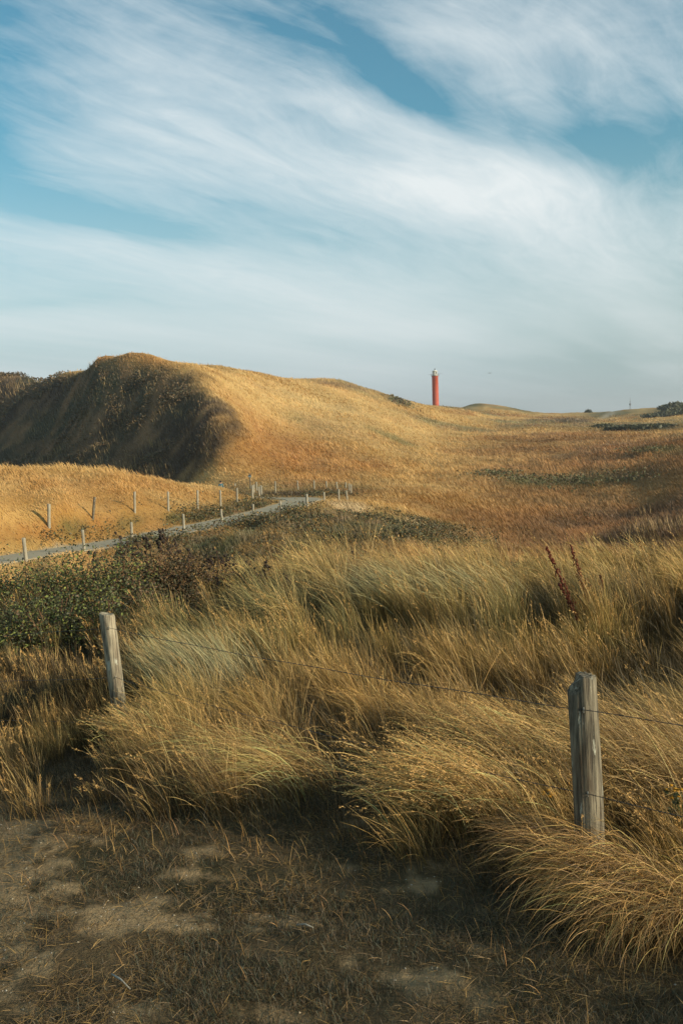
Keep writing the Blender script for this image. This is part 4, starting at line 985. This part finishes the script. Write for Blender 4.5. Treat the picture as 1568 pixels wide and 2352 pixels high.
hs = veg_far(P).sum(1) < .30; P = P[hs & (rng.uniform(0, 1, len(P)) < np.clip(-.22+n1*3+n2*2.2, 0, .55)*sstep(40, -60, u-np.interp(v, [800, 840, 880, 930, 1000, 1050, 1100], [210, 400, 455, 500, 510, 470, 420])+40))]; n = len(P); r = np.hypot(P[:, 0], P[:, 1]); P[:, 2] += rng.uniform(0, 1.0, n)
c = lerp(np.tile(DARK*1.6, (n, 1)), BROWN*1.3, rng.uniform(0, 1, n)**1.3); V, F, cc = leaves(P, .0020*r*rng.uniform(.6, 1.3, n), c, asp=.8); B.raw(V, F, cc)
tag(B.build('creeping_scrub'), kind='stuff')

# ------------------------------------------------------------------ tussocks that stand out
def tussock(pts, spread, n, L, t0, t1, lean, c, w, lab, lj=.35, headp=.0, tj=.25, K=7, hs=1.0):
    """pts: survey positions (u, v, r) of the root line"""
    Q = []
    for (u, r_) in pts:
        a, _ = azq(u, 1500); Q.append((r_*math.sin(R(a)), r_*math.cos(R(a))))
    Q = np.array(Q); i = rng.integers(0, len(Q), n); Pp = Q[i]+rng.normal(0, spread, (n, 2)); P = drop(np.concatenate([Pp, np.zeros((n, 1))], 1), -.02)
    o = np.array([Q[:, 0].mean(), Q[:, 1].mean(), 0]); o[2] = float(height(o[0], o[1]))
    cc = c[0][None]*(1-rng.uniform(0, 1, (n, 1)))+c[1][None]*rng.uniform(0, 1, (n, 1)); cc = np.clip(cc*(1+rng.normal(0, .18, (n, 1))), .01, .75)
    OFS[:] = [o[0], o[1]]; B = Bunch(); B.add(P-o, L*rng.uniform(.55, 1.1, n)*hs, w*rng.uniform(.6, 1.3, n), lean+rng.normal(0, lj, n), np.clip(t0+rng.normal(0, tj*.7, n), -.2, 1.4), np.clip(t1+rng.normal(0, tj, n), .2, 2.9), K, cc*C(.42, .38, .34), np.clip(cc*1.15, 0, .8), head=rng.uniform(0, 1, n) < headp)
    ob = B.build('grass_tussock'); ob.location = o; return tag(ob, lab, 'grass tussock')
AMB = C(.58, .33, .09)
tussock([(1370,3.7),(1420,3.65),(1470,3.55),(1530,3.5),(1600,3.4),(1460,3.4)], .08, 3000, .47, .05, 2.45, R(-118), (AMB*1.12, BROWN*1.9), .0024, "big orange-gold tussock combed over in an arch at the foot of the notched fence post", lj=.62, tj=.42)
tussock([(1330,3.85),(1290,3.95)], .08, 900, .40, .3, 2.1, R(-95), (STRAW*.75, BROWN*1.5), .0023, "smaller drooping tussock sweeping left from the notched post", lj=.3)
tussock([(520,5.3),(600,5.2),(680,5.05),(640,4.9)], .10, 2600, .46, .2, 2.1, R(-92), (STRAW*1.25, PALE*1.05), .0026, "golden tussock bent over like a wave left of the photo's middle, above the trodden ground", lj=.32)
tussock([(1010,4.45),(1080,4.4),(1140,4.35)], .14, 1500, .52, .05, 1.75, R(-85), (STRAW*1.2, PALE*.92), .0026, "golden tussock with feathery seed heads left of the notched post", lj=.3, headp=.45)
tussock([(1180,5.2),(1240,5.1)], .16, 700, .58, .1, 1.65, R(-85), (STRAW, PALE), .0026, "feathery golden tussock behind, close to the notched post's left side", lj=.3, headp=.4)
tussock([(1470,4.9),(1560,4.8),(1640,4.7),(1550,5.4),(1450,5.5)], .20, 2300, .62, .2, 1.6, R(-80), (PALE*.8, STRAW*.7), .0028, "pale straw tussock blown flat to the left behind the notched post", lj=.5, tj=.4, headp=.12)
tussock([(290,6.2),(310,6.1)], .07, 520, .42, -.1, 1.6, R(-80), (STRAW, PALE), .0032, "small bright tussock at the foot of the leaning fence post", lj=.9, headp=.1)
tussock([(430,8.0),(480,8.0),(530,7.9),(470,7.5)], .16, 1500, .72, .1, 1.15, R(-78), (C(.22,.26,.15), PALE*.7), .0036, "grey-green marram tussock right of the leaning fence post", lj=.3)
tussock([(960,11.),(1040,10.8),(1120,10.6),(900,11.4)], .25, 1900, .80, .25, 1.4, R(-80), (PALE*.95, C(.30,.31,.16)), .005, "pale marram tussock sweeping left in the middle of the dune top", lj=.25)

# ------------------------------------------------------------------ road corner, pebbles, twigs
e0, e1 = np.array(on_plane(-20, 2288, 0)), np.array(on_plane(170, 2352, 0)); dr = (e1-e0)/np.linalg.norm(e1-e0); nr_ = np.array([dr[1], -dr[0]])
if nr_ @ (-(e0+e1)/2) < 0: nr_ = -nr_
ns, nt = 120, 30; V = []
for i in range(ns):
    for j in range(nt):
        s_ = -4+8*i/(ns-1); wob = .03*math.sin(s_*9)+.02*math.sin(s_*23+1); p = e0+dr*s_+nr_*(j/(nt-1)*2.6+(wob if j == 0 else 0)); V.append((p[0], p[1], float(height(p[0], p[1]))+(.010 if j else -.012)))
F = [(i*nt+j, (i+1)*nt+j, (i+1)*nt+j+1, i*nt+j+1) for i in range(ns-1) for j in range(nt-1)]
def _tarmac(T, o):
    tc = T.new('ShaderNodeNewGeometry').outputs['Position']; vo = T.new('ShaderNodeTexVoronoi'); T.l.new(tc, vo.inputs['Vector']); vo.inputs['Scale'].default_value = 130
    sp_ = T.new('ShaderNodeSeparateColor'); T.l.new(vo.outputs['Color'], sp_.inputs[0])
    k = T.m('MULTIPLY', T.ramp(sp_.outputs[0], .80, .86), T.ramp(vo.outputs['Distance'], .55, .35)); c = T.mix(k, (.030, .031, .036, 1), (.30, .28, .24, 1))
    principled(T, o, c, .8, .3, bump(T, vo.outputs['Distance'], .004))
me = bpy.data.meshes.new('road'); me.from_pydata(V, [], F); me.materials.append(make_mat('dark tarmac', _tarmac)); me.polygons.foreach_set('use_smooth', [True]*len(F)); ro = link(bpy.data.objects.new('road', me)); tag(ro, kind='structure')
bm = bmesh.new(); bm.from_mesh(me); bmesh.ops.recalc_face_normals(bm, faces=bm.faces)
if sum(f.normal.z for f in bm.faces) < 0: bmesh.ops.reverse_faces(bm, faces=bm.faces)
bm.to_mesh(me); bm.free()
# pebbles: loose grains on the bare sand
P = drop(wedge(9000, 2.2, 5, -26, 24, p=1.2), 0); sd_ = sandiness(P); P = P[rng.uniform(0, 1, len(P)) < sd_*.35+.01]; n = len(P)
oc = np.array([[1,0,0],[0,1,0],[-1,0,0],[0,-1,0],[0,0,.7],[0,0,-.7]]); OF = np.array([[0,1,4],[1,2,4],[2,3,4],[3,0,4],[1,0,5],[2,1,5],[3,2,5],[0,3,5]])
sz = rng.uniform(.0015, .006, n)[:, None, None]; V = P[:, None]+oc[None]*sz*rng.uniform(.6, 1.3, (n, 6, 1)); B = Bunch()
B.raw(V.reshape(-1, 3), (np.arange(n)[:, None, None]*6+OF[None]).reshape(-1, 3), np.repeat(lerp(np.tile(SAND, (n, 1)), C(.36, .33, .27), rng.uniform(0, 1, n)), 6, 0)); tag(B.build('pebbles'), kind='stuff')
# a lone fallen stalk and a bent pale straw
for (u0, v0, u1, v1, lab) in ((682, 2133, 720, 2138, "short grey twig lying on the turf in the lower middle"), (258, 2250, 300, 2282, "thin straw-coloured twig lying near the lower left corner")):
    a_, b_ = hit(u0, v0, 2), hit(u1, v1, 2); md_ = (a_+b_)/2; m = MB(); m.tube([a_-md_+[0, 0, .012], [0, 0, .018], b_-md_+[0, 0, .010]], [.003, .0035, .002], 6); o = m.build('twig', simple('bleached twig', (.36, .34, .28))); o.location = md_; tag(o, lab, 'twig')
# ------------------------------------------------------------------ haze
def _haze(T, o):
    p = T.new('ShaderNodeVolumePrincipled'); p.inputs['Color'].default_value = (.88, .93, .97, 1); p.inputs['Density'].default_value = .00022; p.inputs['Anisotropy'].default_value = .3
    T.l.new(p.outputs[0], o.inputs['Volume'])
hb = MB().box((0, 0, 45), (9400, 9400, 75)).build('haze', make_mat('sea air', _haze), None, False); tag(hb, kind='stuff')
